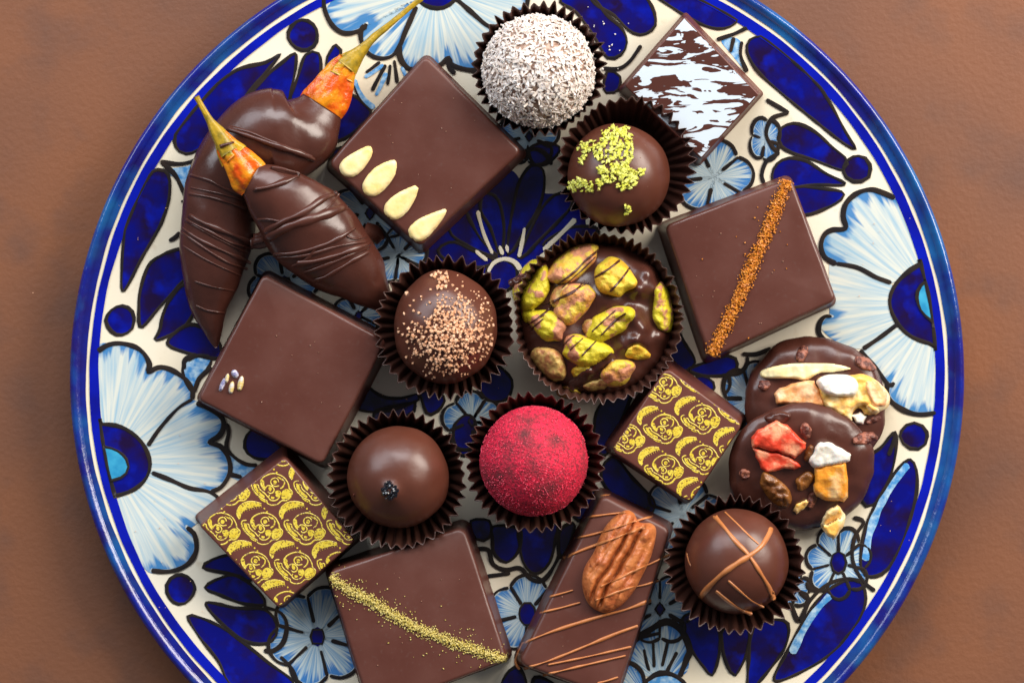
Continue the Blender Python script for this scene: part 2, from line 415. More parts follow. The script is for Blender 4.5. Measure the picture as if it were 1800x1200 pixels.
blob('flower_ring', [(150, 748), (180, 745), (213, 750), (240, 767), (257, 790), (264, 815), (258, 838), (240, 857), (215, 868), (185, 874), (150, 880)], 'blue', 6.5, 1.2, parent=fl)
blob('flower_eye', [(165, 787), (185, 785), (207, 792), (222, 806), (226, 820), (218, 836), (200, 843), (188, 846), (165, 840)], 'teal', 5, 2.4, parent=fl)
# right flower
fl = grp('painted_flower'); c = (1650, 535, -1)
petal([(1600, 352), (1573, 347), (1533, 333), (1507, 338), (1486, 362), (1484, 398), (1455, 408), (1444, 433), (1454, 456), (1473, 463), (1507, 470), (1540, 487), (1568, 497), (1590, 480), (1622, 462), (1660, 460)], c,
      [(1573, 348), (1550, 338), (1530, 333), (1506, 340), (1487, 358), (1482, 380), (1486, 401), (1463, 404), (1449, 413), (1443, 432), (1450, 452), (1470, 464)], parent=fl)
petal([(1458, 458), (1473, 463), (1507, 470), (1540, 487), (1567, 497), (1565, 530), (1577, 567), (1548, 590), (1517, 613), (1470, 600), (1442, 575), (1445, 558), (1458, 553)], c,
      [(1462, 556), (1450, 556), (1441, 568), (1440, 585), (1452, 600)], parent=fl)
petal([(1517, 613), (1548, 592), (1578, 569), (1600, 592), (1636, 604), (1670, 604), (1670, 728), (1640, 726), (1600, 726), (1577, 714), (1562, 696), (1560, 676), (1545, 650)], c,
      [(1560, 672), (1561, 695), (1576, 713), (1600, 725), (1622, 728), (1645, 725)], parent=fl)
for l in ([(1470, 463), (1507, 470), (1540, 487), (1567, 497)], [(1577, 570), (1548, 592), (1517, 613)], [(1512, 615), (1535, 640), (1562, 676), (1572, 672)]): line(l, 7, parent=fl)
blob('flower_ring', [(1660, 455), (1625, 461), (1592, 481), (1570, 507), (1564, 535), (1577, 567), (1600, 590), (1633, 603), (1665, 604)], 'blue', 6.5, 1.2, parent=fl)
blob('flower_eye', [(1660, 490), (1628, 494), (1613, 512), (1613, 530), (1622, 550), (1643, 566), (1665, 570)], 'teal', 5, 2.4, parent=fl)
# top flower
fl = grp('painted_flower'); c = (765, -22, 1)
petal([(570, -40), (569, 12), (583, 43), (602, 57), (622, 57), (642, 46), (660, 40), (735, 0), (735, -30), (650, -60)], c,
      [(570, -12), (570, 14), (582, 42), (600, 57), (620, 58), (641, 49), (644, 42)], parent=fl)
petal([(637, 48), (634, 62), (640, 85), (655, 100), (672, 104), (692, 97), (706, 76), (716, 50), (735, 4), (700, 12), (660, 38)], c,
      [(640, 44), (634, 58), (637, 78), (650, 96), (670, 103), (690, 98), (703, 80), (713, 55), (732, 12)], parent=fl)
petal([(706, 78), (702, 100), (713, 117), (740, 124), (777, 114), (790, 106), (812, 122), (840, 124), (858, 80), (860, 46), (828, 20), (795, -4), (735, 2), (722, 30)], c,
      [(703, 80), (703, 100), (713, 117), (728, 122), (770, 116), (788, 102), (792, 112), (805, 119), (833, 124), (850, 118)], parent=fl)
petal([(800, 0), (828, 20), (856, 44), (900, 60), (920, 20), (925, -30), (880, -60), (800, -30)], c, [(900, 62), (922, 30), (930, -20)], parent=fl)
line([(797, -6), (827, 20), (855, 44), (872, 50)], 8, parent=fl); line([(788, 100), (789, 118), (800, 130)], 8, parent=fl)
dot(765, -32, 46, 'blue')
# blue brush marks under the top flower, seen left of the almond square
blob('painted_leaf', [(628, 128), (645, 112), (668, 106), (705, 106), (720, 120), (712, 150), (690, 178), (664, 190), (640, 178), (622, 155)], 'cream', 0, .5)
for l, wd, m in (([(623, 140), (630, 160), (643, 178), (658, 190)], 8, 'sky'), ([(641, 136), (655, 128), (674, 114)], 6, 'sky'), ([(661, 168), (670, 150), (679, 128)], 7, 'sky'), ([(706, 118), (714, 134), (722, 144)], 7, 'sky'),
                 ([(643, 128), (654, 120), (668, 109)], 6, 'black'), ([(654, 160), (664, 140), (678, 114)], 6, 'black'), ([(681, 150), (684, 132), (686, 114)], 6, 'black'), ([(698, 146), (696, 128), (693, 106)], 6, 'black'), ([(622, 150), (634, 176), (652, 194)], 4, 'black')):
    line(l, wd, m=m)

T = [  # blue teardrops, plus navy fills that paint shade into gaps between pieces
 [(277,298),(290,300),(298,315),(297,350),(287,383),(277,405),(250,452),(217,512),(214,470),(220,400),(233,350),(250,314)],
 [(325,440),(305,440),(287,447),(262,465),(247,508),(244,540),(248,575),(280,540),(313,502),(330,480)],
 [(325,500),(299,525),(285,557),(281,580),(272,598),(300,588),(330,567),(345,530)],
 [(294,602),(333,570),(377,590),(390,620),(380,630),(330,620)],
 [(493,95),(467,110),(417,123),(367,160),(327,203),(308,237),(311,262),(333,270),(367,249),(400,214),(433,168),(467,128)],
 [(519,94),(500,107),(467,135),(432,176),(420,205),(440,215),(500,205),(512,157),(520,117)],
 [(537,97),(560,94),(564,127),(556,170),(520,200),(508,180),(522,140)],
 [(590,79),(599,88),(601,97),(590,110),(575,125),(574,106),(580,92)],
 [(993,-12),(1040,-4),(1067,27),(1093,50),(1102,75),(1092,96),(1068,102),(1045,66),(1013,22),(985,4)],
 [(1035,-20),(1120,-12),(1146,12),(1152,45),(1131,61),(1107,55),(1080,28),(1045,6)],
 [(1150,-14),(1187,17),(1233,43),(1267,51),(1292,42),(1296,26),(1262,2),(1200,-30)],
 [(1313,80),(1323,67),(1350,66),(1395,94),(1433,140),(1463,188),(1487,233),(1504,262),(1480,250),(1433,213),(1377,167),(1333,127),(1315,98)],
 [(1368,243),(1375,224),(1400,217),(1433,232),(1462,258),(1488,280),(1482,299),(1433,282),(1393,269),(1373,257)],
 [(1357,308),(1366,288),(1387,278),(1417,283),(1450,304),(1486,324),(1433,325),(1390,330),(1362,330)],
 [(1385,335),(1400,328),(1440,331),(1482,338),(1472,356),(1423,377),(1402,370)],
 [(1573,760),(1574,800),(1560,850),(1535,886),(1515,880),(1525,810),(1550,785)],
 [(1600,807),(1612,833),(1608,883),(1587,950),(1560,1000),(1532,1013),(1514,1000),(1517,943),(1540,883),(1575,829)],
 [(1513,1023),(1487,1020),(1450,1041),(1417,1083),(1385,1142),(1362,1196),(1433,1167),(1483,1127),(1513,1083),(1522,1050)],
 [(1365,1088),(1382,1092),(1387,1107),(1377,1143),(1335,1197),(1315,1215),(1316,1160),(1320,1117),(1330,1095)],
 [(1197,1090),(1230,1075),(1262,1100),(1264,1150),(1252,1186),(1240,1175),(1215,1140)],
 [(1268,1112),(1275,1100),(1308,1098),(1318,1112),(1311,1152),(1293,1186),(1284,1180),(1272,1150)],
 [(357,997),(380,980),(420,975),(450,1000),(440,1020),(410,1009)],
 [(360,1032),(385,1016),(417,1011),(455,1040),(465,1062),(427,1060),(387,1045)],
 [(362,1059),(417,1068),(460,1069),(481,1085),(487,1110),(472,1129),(433,1127),(392,1097)],
 [(330,1083),(353,1085),(400,1108),(467,1160),(515,1204),(420,1220),(383,1160),(350,1118)],
 [(867,925),(866,950),(868,972),(890,988),(912,967),(914,930)],
 [(917,925),(914,960),(922,992),(942,1008),(966,988),(977,945),(976,920)],
 [(982,940),(990,925),(1010,920),(1000,960),(984,980)],
 [(828,915),(832,942),(850,950),(862,940),(860,915)],
 [(440,757),(430,775),(432,792),(445,803),(466,807),(500,800),(480,770),(460,762)],
 [(870,458),(830,440),(795,425),(770,440),(790,460),(840,470)],
 [(874,452),(845,420),(825,385),(815,368),(790,400),(810,425)],
 [(880,448),(862,400),(845,370),(850,340),(875,350),(886,400)],
 [(892,448),(896,400),(905,350),(915,315),(935,290),(953,296),(957,325),(947,365),(920,410),(902,440)],
 [(911,452),(925,420),(950,370),(975,343),(1000,340),(1005,360),(985,385),(950,420),(925,447)],
 [(955,430),(985,408),(1015,398),(1050,402),(1040,425),(990,440)],
 [(1240,637),(1280,625),(1293,630),(1296,645),(1285,658),(1240,660),(1210,650)],
 [(1225,662),(1245,664),(1256,676),(1250,690),(1225,685)],
 [(575,640),(600,632),(660,690),(700,700),(735,692),(736,702),(690,720),(640,722),(600,700)],
 [(740,690),(760,685),(782,700),(770,722),(752,728),(742,705)],
 [(660,722),(700,712),(730,708),(728,722),(690,745),(660,750)],
 [(1048,725),(1075,690),(1108,652),(1128,645),(1112,690),(1084,760),(1064,800),(1046,780)],  # navy fill painting the shade between raspberry cup and glyph square
 [(606,168),(628,172),(652,196),(642,214),(612,240),(592,246),(594,215)],
 [(590,262),(612,262),(620,285),(596,300),(578,290)],
 [(895,1178),(912,1172),(925,1200),(915,1230),(885,1230),(880,1205)],
 [(940,1190),(965,1196),(985,1215),(960,1235),(935,1220)],
 [(1058,822),(1080,803),(1112,840),(1150,880),(1142,902),(1098,885),(1062,852)],  # navy fill painting the shade above the pecan bar
 [(845,655),(872,642),(900,668),(892,700),(862,704),(842,684)],  # painted shade where the crumb, pistachio and raspberry cups meet
 [(1182,560),(1202,600),(1222,636),(1200,650),(1172,612)],  # painted shade between pistachio cup and spice square
 [(800,745),(822,728),(836,745),(830,790),(812,800),(798,775)],
 [(840,215),(870,232),(885,262),(865,262),(842,240)],
 [(1068,125),(1090,135),(1085,160),(1062,160)], [(930,262),(960,250),(985,262),(960,290),(938,288)],
 [(1010,880),(1045,862),(1060,880),(1040,910),(1012,912)],  # painted shade left of the pecan bar's top
]
blob('painted_ground', [(752,470),(756,425),(790,385),(830,345),(862,310),(900,300),(925,330),(960,340),(1010,345),(1030,395),(1010,430),(960,440),(925,470),(888,462),(860,480)], 'blue', 0, .45)
for l, wd in (([(866,446),(852,415),(843,385),(840,370)], 6), ([(857,458),(842,446),(836,440)], 5), ([(912,452),(918,425),(922,400)], 6), ([(893,444),(890,430)], 6), ([(955,440),(985,412),(1012,385)], 9), ([(884,448),(878,432)], 7)):
    line(l, wd, 'cream_gap', 'cream', 2.4, (.2, .2))
line([(858,478),(868,462),(886,455),(904,460),(915,474)], 7, 'cream_gap', 'cream', 2.4)
for t in T: blob('painted_teardrop_or_shade', t, 'blue', 5.5)
dot(212, 563, 25); dot(533, 62, 26); dot(1507, 297, 24); dot(1607, 766, 24, squash=.95); dot(317, 1035, 25); dot(883, 483, 27)
L_ = [ # free black brush lines
 [(282,284),(313,288),(340,283),(369,271)], [(283,284),(307,307),(320,332),(327,352),(318,354)], [(297,423),(308,417),(316,408)],
 [(1060,120),(1087,121),(1107,108),(1127,80)], [(1260,70),(1290,60),(1313,49)], [(1304,73),(1302,98),(1313,127)], [(1290,66),(1284,92)],
 [(1347,175),(1367,187),(1387,198)], [(1386,199),(1358,208),(1347,233),(1356,256),(1370,270)], [(1370,269),(1348,283),(1339,307),(1343,322)],
 [(1574,757),(1571,776),(1562,800)], [(1500,909),(1518,917),(1502,945),(1499,985),(1517,1020),(1538,1038)],
 [(1512,1021),(1487,1016),(1452,1028),(1424,1055),(1405,1090),(1393,1068),(1387,1058)], [(1418,1022),(1424,1034),(1440,1036)], [(1405,1040),(1424,1054)],
 [(463,1066),(493,1076),(504,1098),(498,1128),(480,1143),(464,1142)], [(493,1153),(513,1175),(524,1202)],
 [(836,965),(858,966),(866,990),(888,1001),(914,998),(932,1016),(952,1020),(968,1004),(985,972)],
 [(398,744),(402,760),(398,785),(412,803),(432,815),(452,817)], [(400,832),(425,838)], [(345,622),(325,632),(324,648)],
 [(1268,660),(1300,655),(1313,640),(1314,626)], [(1305,622),(1330,622),(1355,612)], [(1281,660),(1283,678),(1275,692)],
 [(372,645),(350,665),(342,688)], [(330,633),(345,625),(368,626)],
 [(918,268),(940,262),(958,270),(970,290)], [(836,1014),(858,1012),(897,1007)], [(1160,1112),(1113,1122)],
]
for l in L_: line(l, 7.2)
blob('painted_leaf', [(322, 640), (345, 625), (372, 632), (350, 668), (340, 690), (325, 668)], 'sky', 5, .7)
blob('painted_leaf', [(283, 300), (330, 292), (368, 278), (350, 330), (328, 350), (310, 315)], 'sky', 0, .5)
blob('painted_leaf', [(1268, 72), (1290, 66), (1303, 76), (1302, 100), (1312, 127), (1285, 95)], 'sky', 0, .5)
blob('painted_leaf', [(400, 795), (420, 812), (450, 820), (440, 845), (402, 835)], 'sky', 0, .5)

def small_flower(cx, cy, r, n=6, rot=0., eye=14, ex=1., lines=True, m='small_petal'):
    fl = grp('painted_blossom')
    for i in range(n):
        a0 = rot + 2 * PI * i / n; a1 = rot + 2 * PI * (i + 1) / n
        e = [(cx + r * ex * q * math.cos(a0 + (a1 - a0) * t), cy + r * q * math.sin(a0 + (a1 - a0) * t)) for t, q in ((.03, .88), (.25, 1.02), (.5, 1.08), (.75, 1.02), (.97, .88))]
        petal([(cx, cy)] + e, (cx, cy, 1), e, m, .6, 6, 6, fl)
        if lines: line([(cx + .35 * (e[0][0] - cx), cy + .35 * (e[0][1] - cy)), e[0]], 6, parent=fl)
    if eye: blob('flower_eye', [(cx + eye * .8 * math.cos(a), cy + eye * 1.15 * math.sin(a)) for a in [2 * PI * i / 8 for i in range(8)]], 'blue', 4, 1.6, parent=fl)
small_flower(558, 1118, 82, 6, .25, 15)
small_flower(927, 1078, 64, 5, .35, 18)
small_flower(1474, 988, 60, 7, .2, 17, .9)
small_flower(1255, 312, 62, 5, .5, 0, 1.05)
small_flower(1345, 245, 38, 4, .2, 0, .7)
small_flower(1200, 905, 62, 6, .3, 0, 1.1)
small_flower(500, 500, 60, 6, .3, 14)
small_flower(650, 375, 62, 6, .9, 10)
small_flower(700, 450, 48, 5, .4, 0)
small_flower(830, 740, 50, 5, .2, 8)
small_flower(1320, 700, 62, 5, .6, 0, .8)
small_flower(1360, 690, 50, 5, .3, 0, .8)
small_flower(1160, 1070, 58, 6, .5, 10, m='small_petal')
small_flower(1395, 1035, 30, 5, .3, 9)
small_flower(930, 240, 50, 5, .4, 8)
small_flower(630, 555, 42, 5, .4, 8)
# fan blossom low on the right of the pecan bar
fl = grp('painted_blossom')
petal([(1110, 1163), (1115, 1130), (1140, 1108), (1172, 1094), (1205, 1118), (1212, 1150), (1200, 1186), (1130, 1186)], (1165, 1200, 1), [(1098, 1165), (1110, 1130), (1140, 1108), (1172, 1092), (1198, 1108), (1212, 1140), (1206, 1160), (1195, 1188)], 'small_petal', .9, 11, 6, fl)
for l in ([(1132, 1140), (1138, 1168), (1142, 1178)], [(1148, 1128), (1150, 1172)], [(1174, 1126), (1164, 1170)], [(1190, 1145), (1172, 1180)]): line(l, 6.5, parent=fl)
blob('flower_eye', [(1135, 1205), (1150, 1186), (1172, 1182), (1195, 1192), (1205, 1210)], 'sky', 8, 1.5, parent=fl)
petal([(1075, 1200), (1090, 1168), (1110, 1165), (1130, 1185), (1135, 1215), (1080, 1225)], (1140, 1230, 1), [(1088, 1168), (1110, 1165), (1128, 1180), (1134, 1205)], 'small_petal', .9, 8, 6, fl)
# pale blue streaks on the two long teardrops at lower right
for l, wd in (([(1596, 815), (1570, 850), (1545, 893), (1528, 940), (1522, 985)], 13), ([(1460, 1045), (1430, 1078), (1405, 1120), (1392, 1148)], 11)):
    line(l, wd, 'pale_streak', 'sky', 1.7, (.2, .2))

# ------------------------------------------------------------------ chocolate shapes
def area_z(pts_px):
    """resting plane (z0, gx, gy) under a footprint given in picture units"""
    q = [P(x, y, 45)[:2] for x, y in pts_px]
    cx = sum(a for a, b in q) / len(q); cy = sum(b for a, b in q) / len(q)
    dx, dy = cx - PC[0], cy - PC[1]; r = math.hypot(dx, dy) or 1
    sl = (pz(r + 60) - pz(r - 60)) / 120; gx, gy = sl * dx / r, sl * dy / r
    z0 = max(pz(math.hypot(a - PC[0], b - PC[1])) - gx * (a - cx) - gy * (b - cy) for a, b in q) + 1.2
    return cx, cy, z0, gx, gy

def inset_poly(pts, d, r, n=6, m=5):
    """convex quad (ccw, world units), inset by d, corners rounded with radius r"""
    k = len(pts); L = []
    for i in range(k):
        a, b = np.array(pts[i]), np.array(pts[(i + 1) % k]); t = (b - a) / np.linalg.norm(b - a)
        nrm = np.array([-t[1], t[0]]); L.append((a + nrm * (d[i] if isinstance(d, (list, tuple)) else d), t))
    cor = []
    for i in range(k):
        (a, t), (b, u) = L[i - 1], L[i]
        s = np.linalg.solve(np.array([t, -u]).T, b - a); cor.append(a + t * s[0])
    out = []
    for i in range(k):
        p = cor[i]; t0 = L[i - 1][1]; t1 = L[i][1]
        ang = math.acos(max(-1, min(1, float(t0 @ t1)))); q = r * math.tan(ang / 2)
        s = p - t0 * q; e = p + t1 * q
        nr = np.array([-t0[1], t0[0]]); c = s + nr * r
        a0 = math.atan2(*(s - c)[::-1]); a1 = math.atan2(*(e - c)[::-1])
        while a1 < a0: a1 += 2 * PI
        arc = [c + r * np.array([math.cos(a0 + (a1 - a0) * j / n), math.sin(a0 + (a1 - a0) * j / n)]) for j in range(n + 1)]
        out += arc
        p2 = cor[(i + 1) % k]; t2 = L[(i + 1) % k][1]; ang2 = math.acos(max(-1, min(1, float(t1 @ t2)))); s2 = p2 - t1 * (r * math.tan(ang2 / 2))
        for j in range(1, m): out.append(arc[-1] + (s2 - arc[-1]) * j / m)
    return out

def slab(root_name, corners, h, label, group, name='chocolate_body', bev=7, cr=12, flare=5, m='choc', dome=2.5, foot=3, rough_amp=.8, zl=0, cat_='chocolate'):
    """an enrobed square: corners are the corners of its top face in picture units, clockwise in the picture"""
    cx, cy, z0, gx, gy = area_z(corners); z0 += zl
    zt = z0 + h
    q = [P(x, y, zt)[:2] for x, y in corners][::-1]           # y flips: now ccw
    if not isinstance(flare, (list, tuple)): flare = [flare] * 4
    cx = sum(a for a, b in q) / 4; cy = sum(b for a, b in q) / 4
    root = Root(root_name, (cx, cy, z0), label, cat_, group)
    fl = [flare[(2 - i) % 4] for i in range(4)]                 # flare per picture edge -> per ccw edge
    rings = []
    H = h
    levels = [(0, [-f - foot for f in fl]), (3, [-f - foot - 1 for f in fl]), (7, [-f - foot * .6 for f in fl]), (14, [-f for f in fl])]
    for t in (.4, .7, .9): levels.append((14 + (H - bev - 14) * t, [-f * (1 - t) ** 1.0 for f in fl]))
    for j in range(6):
        a = PI / 2 * j / 5
        levels.append((H - bev + bev * math.sin(a), [bev * (1 - math.cos(a)) for f in fl]))
    mb = MB()
    for z, ins in levels:
        r = inset_poly(q, list(ins), max(2, cr - max(0, ins[0])) if ins[0] > 0 else cr + 2, 6, 12)
        rings.append([(p[0], p[1], z) for p in r])
    base = rings[-1]; cc = np.array([cx, cy])
    for t in (.9, .8, .65, .5, .35, .2, .08):
        rings.append([(cx + (p[0] - cx) * t, cy + (p[1] - cy) * t, H + dome * (1 - t * t) ** .7) for p in base])
    n = len(base); vs = []
    for ri, r in enumerate(rings):
        for x, y, z in r:
            zz = z + (rough_amp * fbm(x, y, 7, .012) * 2 if z > 20 else 0)
            wb = rough_amp * 1.2 * noise.noise((x * .03, y * .03, z * .05 + 3)) if ri < 12 else 0
            dx, dy = x - cx, y - cy; l = math.hypot(dx, dy) or 1
            vs.append((x + dx / l * wb, y + dy / l * wb, z0 + zz + gx * dx + gy * dy))
    fs = [(i * n + j, i * n + (j + 1) % n, (i + 1) * n + (j + 1) % n, (i + 1) * n + j) for i in range(len(rings) - 1) for j in range(n)]
    fs.append(tuple((len(rings) - 1) * n + j for j in range(n))); fs.append(tuple(reversed(range(n))))
    mb.add(vs, fs)
    part = mb.build(name, M[m], root)
    root.bvh = mb.bvh(); root.surf = surf_of(root.bvh); root.ztop = zt; root.corners = corners
    return root

def grain(mb, c, r, nrm=(0, 0, 1), flat=.8, mi=0, aniso=1.0):
    ax = Vector((random.gauss(0, 1), random.gauss(0, 1), random.gauss(0, 1))).normalized()
    bx = ax.orthogonal().normalized(); cxv = ax.cross(bx)
    vs = []
    for d, k in ((ax, aniso), (-ax, aniso), (bx, 1), (-bx, 1), (cxv, flat), (-cxv, flat)):
        v = Vector(c) + d * (r * k * random.uniform(.7, 1.2)); vs.append(tuple(v))
    mb.add(vs, [(0, 2, 4), (2, 1, 4), (1, 3, 4), (3, 0, 4), (2, 0, 5), (1, 2, 5), (3, 1, 5), (0, 3, 5)], mi)

def crumbs(root, name, mt, pts, rr=(2, 3.4), smooth=False, kind='stuff', aniso=1.0, lift=.3, mats=None):
    mb = MB()
    for x, y in pts:
        z = root.surf(x, y)
        if z is None: continue
        r = random.uniform(*rr); grain(mb, P(x, y, z + r * lift), r, aniso=aniso, mi=random.randrange(len(mats)) if mats else 0)
    return mb.build(name, [M[q] for q in mats] if mats else M[mt], root, smooth, kind=kind)

def specks(root, poly_c, n, spread=90):
    pts = [(poly_c[0] + random.uniform(-1, 1) * spread, poly_c[1] + random.uniform(-1, 1) * spread) for _ in range(n)]
    crumbs(root, 'chocolate_specks', 'speck', pts, (.8, 1.8))

def hf(mb, poly, surf, H, edge_w, zf=None, step=5, off=-1.5, mi=0, zbase=None, rnd=True, power=2.0):
    """a solid lump with outline poly resting on surf: domed from its edge, top shaped by zf(x,y,t)"""
    c = cat(poly, True, step) if rnd else [np.array(p, float) for i in range(len(poly)) for p in [np.array(poly[i]) + (np.array(poly[(i + 1) % len(poly)]) - np.array(poly[i])) * t for t in np.linspace(0, 1, max(2, int(math.dist(poly[i], poly[(i + 1) % len(poly)]) / step)), endpoint=False)]]
    p, f = tess(c, step); pa = np.array(p)
    n0 = len([1 for _ in c]); d = dist([q[:2] for q in c], pa, True)
    zs = []; zz_ = [surf(x, y) for x, y in p]; known = [q for q in zz_ if q is not None]; low = min(known) if known else 60
    for (x, y), dd, z in zip(p, d, zz_):
        if z is None: z = low
        t = min(1, dd / edge_w); h = H * (1 - (1 - t) ** power) ** (1 / power)
        if zf: h += zf(x, y, t) * min(1, t * 2)
        zs.append((z + off, z + off + h + (1.6 if dd > .01 else 0)))
    vs = [P(x, y, b) for (x, y), (a, b) in zip(p, zs)]
    fs = up(vs, f)
    # skirt
    from collections import Counter
    ec = Counter(); 
    for q in fs:
        for i in range(len(q)): ec[(q[i], q[(i + 1) % len(q)])] += 1
    bd = [e for e in ec if (e[1], e[0]) not in ec]
    idx = {}; 
    for a, b in bd:
        for i in (a, b):
            if i not in idx: idx[i] = len(vs); vs.append(P(p[i][0], p[i][1], zs[i][0] - 3))
    fs += [(b, a, idx[a], idx[b]) for a, b in bd]
    mb.add(vs, fs, mi)

# ---- almond square
r = slab('almond_chocolate_square', [(748, 97), (918, 265), (738, 434), (576, 288)], 88, 'large dark chocolate square with four blanched almond slivers along its lower left edge', 'enrobed chocolate squares')
def sc_(pts, ox, oy, k): return [(ox + x / k, oy + y / k) for x, y in pts]
A = [sc_([(440,768),(465,785),(460,830),(420,890),(375,930),(340,938),(300,920),(287,880),(305,845),(360,805)], 500, 0, 3),
     sc_([(560,843),(590,850),(592,900),(570,950),(520,1010),(470,1038),(430,1030),(408,990),(425,940),(480,880)], 500, 0, 3),
     sc_([(850,225),(880,250),(860,330),(800,440),(720,520),(650,535),(590,505),(570,440),(600,370),(700,290)], 560, 280, 5),
     sc_([(1110,430),(1130,450),(1100,520),(1000,650),(930,710),(860,730),(810,700),(785,640),(800,590),(900,510)], 560, 280, 5)]
for a in A:
    mb = MB(); hf(mb, a, r.surf, 6, 9, step=4); mb.build('almond_sliver', M['almond'], r)
specks(r, (770, 250), 14)
# ---- lavender square
r = slab('lavender_chocolate_square', [(463, 481), (680, 598), (566, 818), (346, 702)], 86, 'plain dark chocolate square with a tiny cluster of lavender buds near its left corner', 'enrobed chocolate squares')
def bud(x, y, l, wd, ang, m, mat_=None):
    mb = MB(); a = math.radians(ang); dx, dy = math.cos(a), -math.sin(a)
    poly = [(x + dx * l / 2 * math.cos(t) - dy * wd / 2 * math.sin(t), y + dy * l / 2 * math.cos(t) + dx * wd / 2 * math.sin(t)) for t in [2 * PI * i / 10 for i in range(10)]]
    hf(mb, poly, r.surf, 7, wd / 2, lambda X, Y, T_: .8 * math.sin(Y * 1.3), step=2.2); mb.build('lavender_bud', M[m], r)
bud(391, 676, 27, 9, 68, 'lav1'); bud(399, 665, 19, 8, 75, 'lav2'); bud(407, 681, 24, 10, 80, 'lav2'); bud(423, 674, 29, 11, 78, 'lav2'); bud(413, 657, 17, 13, 120, 'lav1')
specks(r, (510, 650), 10)
# ---- spice square
r = slab('spiced_chocolate_square', [(1390, 312), (1470, 528), (1248, 631), (1168, 396)], 86, 'dark chocolate square with a diagonal stripe of orange spice from corner to corner', 'enrobed chocolate squares')
def stripe_pts(path, half, n, far=0, nfar=0):
    c = cat(path, False, 3); out = []
    for i in range(n + nfar):
        t = random.random() * (len(c) - 1); k = int(t); p = c[k] + (c[k + 1] - c[k]) * (t - k); d = c[k + 1] - c[k]; d /= np.linalg.norm(d)
        s = random.gauss(0, .5) * half if i < n else random.gauss(0, 1) * far
        s = max(-half * 1.25, min(half * 1.25, s)) if i < n else s
        out.append((p[0] - d[1] * s + random.uniform(-2, 2), p[1] + d[0] * s))
    return out
path = [(1384, 318), (1366, 362), (1348, 408), (1322, 468), (1300, 520), (1272, 580), (1250, 624)]
crumbs(r, 'spice_stripe', 'spice', stripe_pts(path, 11, 3200, 30, 22), (1.0, 2.4), lift=.8)
crumbs(r, 'spice_heap', 'spice', stripe_pts(path, 7, 1000), (1.4, 3.0), lift=1.8)
specks(r, (1300, 480), 16)
# ---- gold dust square
r = slab('dusted_chocolate_square', [(816, 925), (893, 1160), (650, 1250), (574, 1005)], 84, 'dark chocolate square at the bottom with a line of yellow green dust across it', 'enrobed chocolate squares', cr=16)
path = [(580, 1014), (620, 1040), (655, 1058), (700, 1086), (740, 1106), (790, 1126), (840, 1143), (890, 1160)]
crumbs(r, 'yellow_dust_line', 'dust', stripe_pts(path, 11, 2800, 20, 200), (.8, 1.9), lift=.7)
crumbs(r, 'yellow_dust_heap', 'dust', stripe_pts(path, 6, 900), (1.2, 2.3), lift=1.6)
specks(r, (730, 1080), 12)
# ---- marbled square
r = slab('marbled_chocolate_square', [(1203, 30), (1334, 166), (1233, 279), (1098, 150)], 80, 'dark chocolate diamond with a marbled white cocoa butter print at the top right', None, cr=4, bev=2.5, flare=[12, 3, 3, 3], dome=.5, m='choc_red', rough_amp=.3)
mb = MB(); pc = [(1203, 33), (1331, 166), (1233, 276), (1101, 150)]
sheet(mb, [p for p in cat(pc + [], True, 400)] if 0 else pc, lambda x, y: r.surf(x, y) or r.ztop, .6, 0, 8)
px = [( (v[0]) / 100, (v[1]) / 100, 0) for v in mb.v]; mb.a['pq'] = px
def marble_mat():
    m = bpy.data.materials.new('marbled_white_print'); m.use_nodes = True; nt = m.node_tree; N = nt.nodes; L = nt.links; b = N['Principled BSDF']
    at = N.new('ShaderNodeAttribute'); at.attribute_name = 'pq'
    mp = N.new('ShaderNodeMapping'); mp.inputs['Rotation'].default_value = (0, 0, .12); mp.inputs['Scale'].default_value = (1.1, 4.2, 1); mp.inputs['Location'].default_value = (3.7, 1.55, 0); L.new(at.outputs['Vector'], mp.inputs[0])
    n = N.new('ShaderNodeTexNoise'); n.inputs['Scale'].default_value = 1.5; n.inputs['Detail'].default_value = 3; n.inputs['Roughness'].default_value = .5; n.inputs['Distortion'].default_value = 1.2; L.new(mp.outputs[0], n.inputs[0])
    # more print towards the middle
    d = N.new('ShaderNodeVectorMath'); d.operation = 'DISTANCE'; X, Y, _ = P(1222, 165, 110); d.inputs[1].default_value = (X / 100, Y / 100, 0); L.new(at.outputs['Vector'], d.inputs[0])
    mr = N.new('ShaderNodeMapRange'); mr.inputs[1].default_value = .2; mr.inputs[2].default_value = 1.3; mr.inputs[3].default_value = .028; mr.inputs[4].default_value = -.035; L.new(d.outputs['Value'], mr.inputs[0])
    ad = N.new('ShaderNodeMath'); L.new(n.outputs[0], ad.inputs[0]); L.new(mr.outputs[0], ad.inputs[1])
    th = N.new('ShaderNodeMapRange'); th.inputs[1].default_value = .488; th.inputs[2].default_value = .500; L.new(ad.outputs[0], th.inputs[0])
    mx = N.new('ShaderNodeMix'); mx.data_type = 'RGBA'; mx.inputs[6].default_value = (.060, .016, .010, 1); mx.inputs[7].default_value = (.52, .59, .66, 1); L.new(th.outputs[0], mx.inputs[0])
    L.new(mx.outputs[2], b.inputs['Base Color']); b.inputs['Roughness'].default_value = .38
    return m
mb.build('marbled_print', marble_mat(), r)

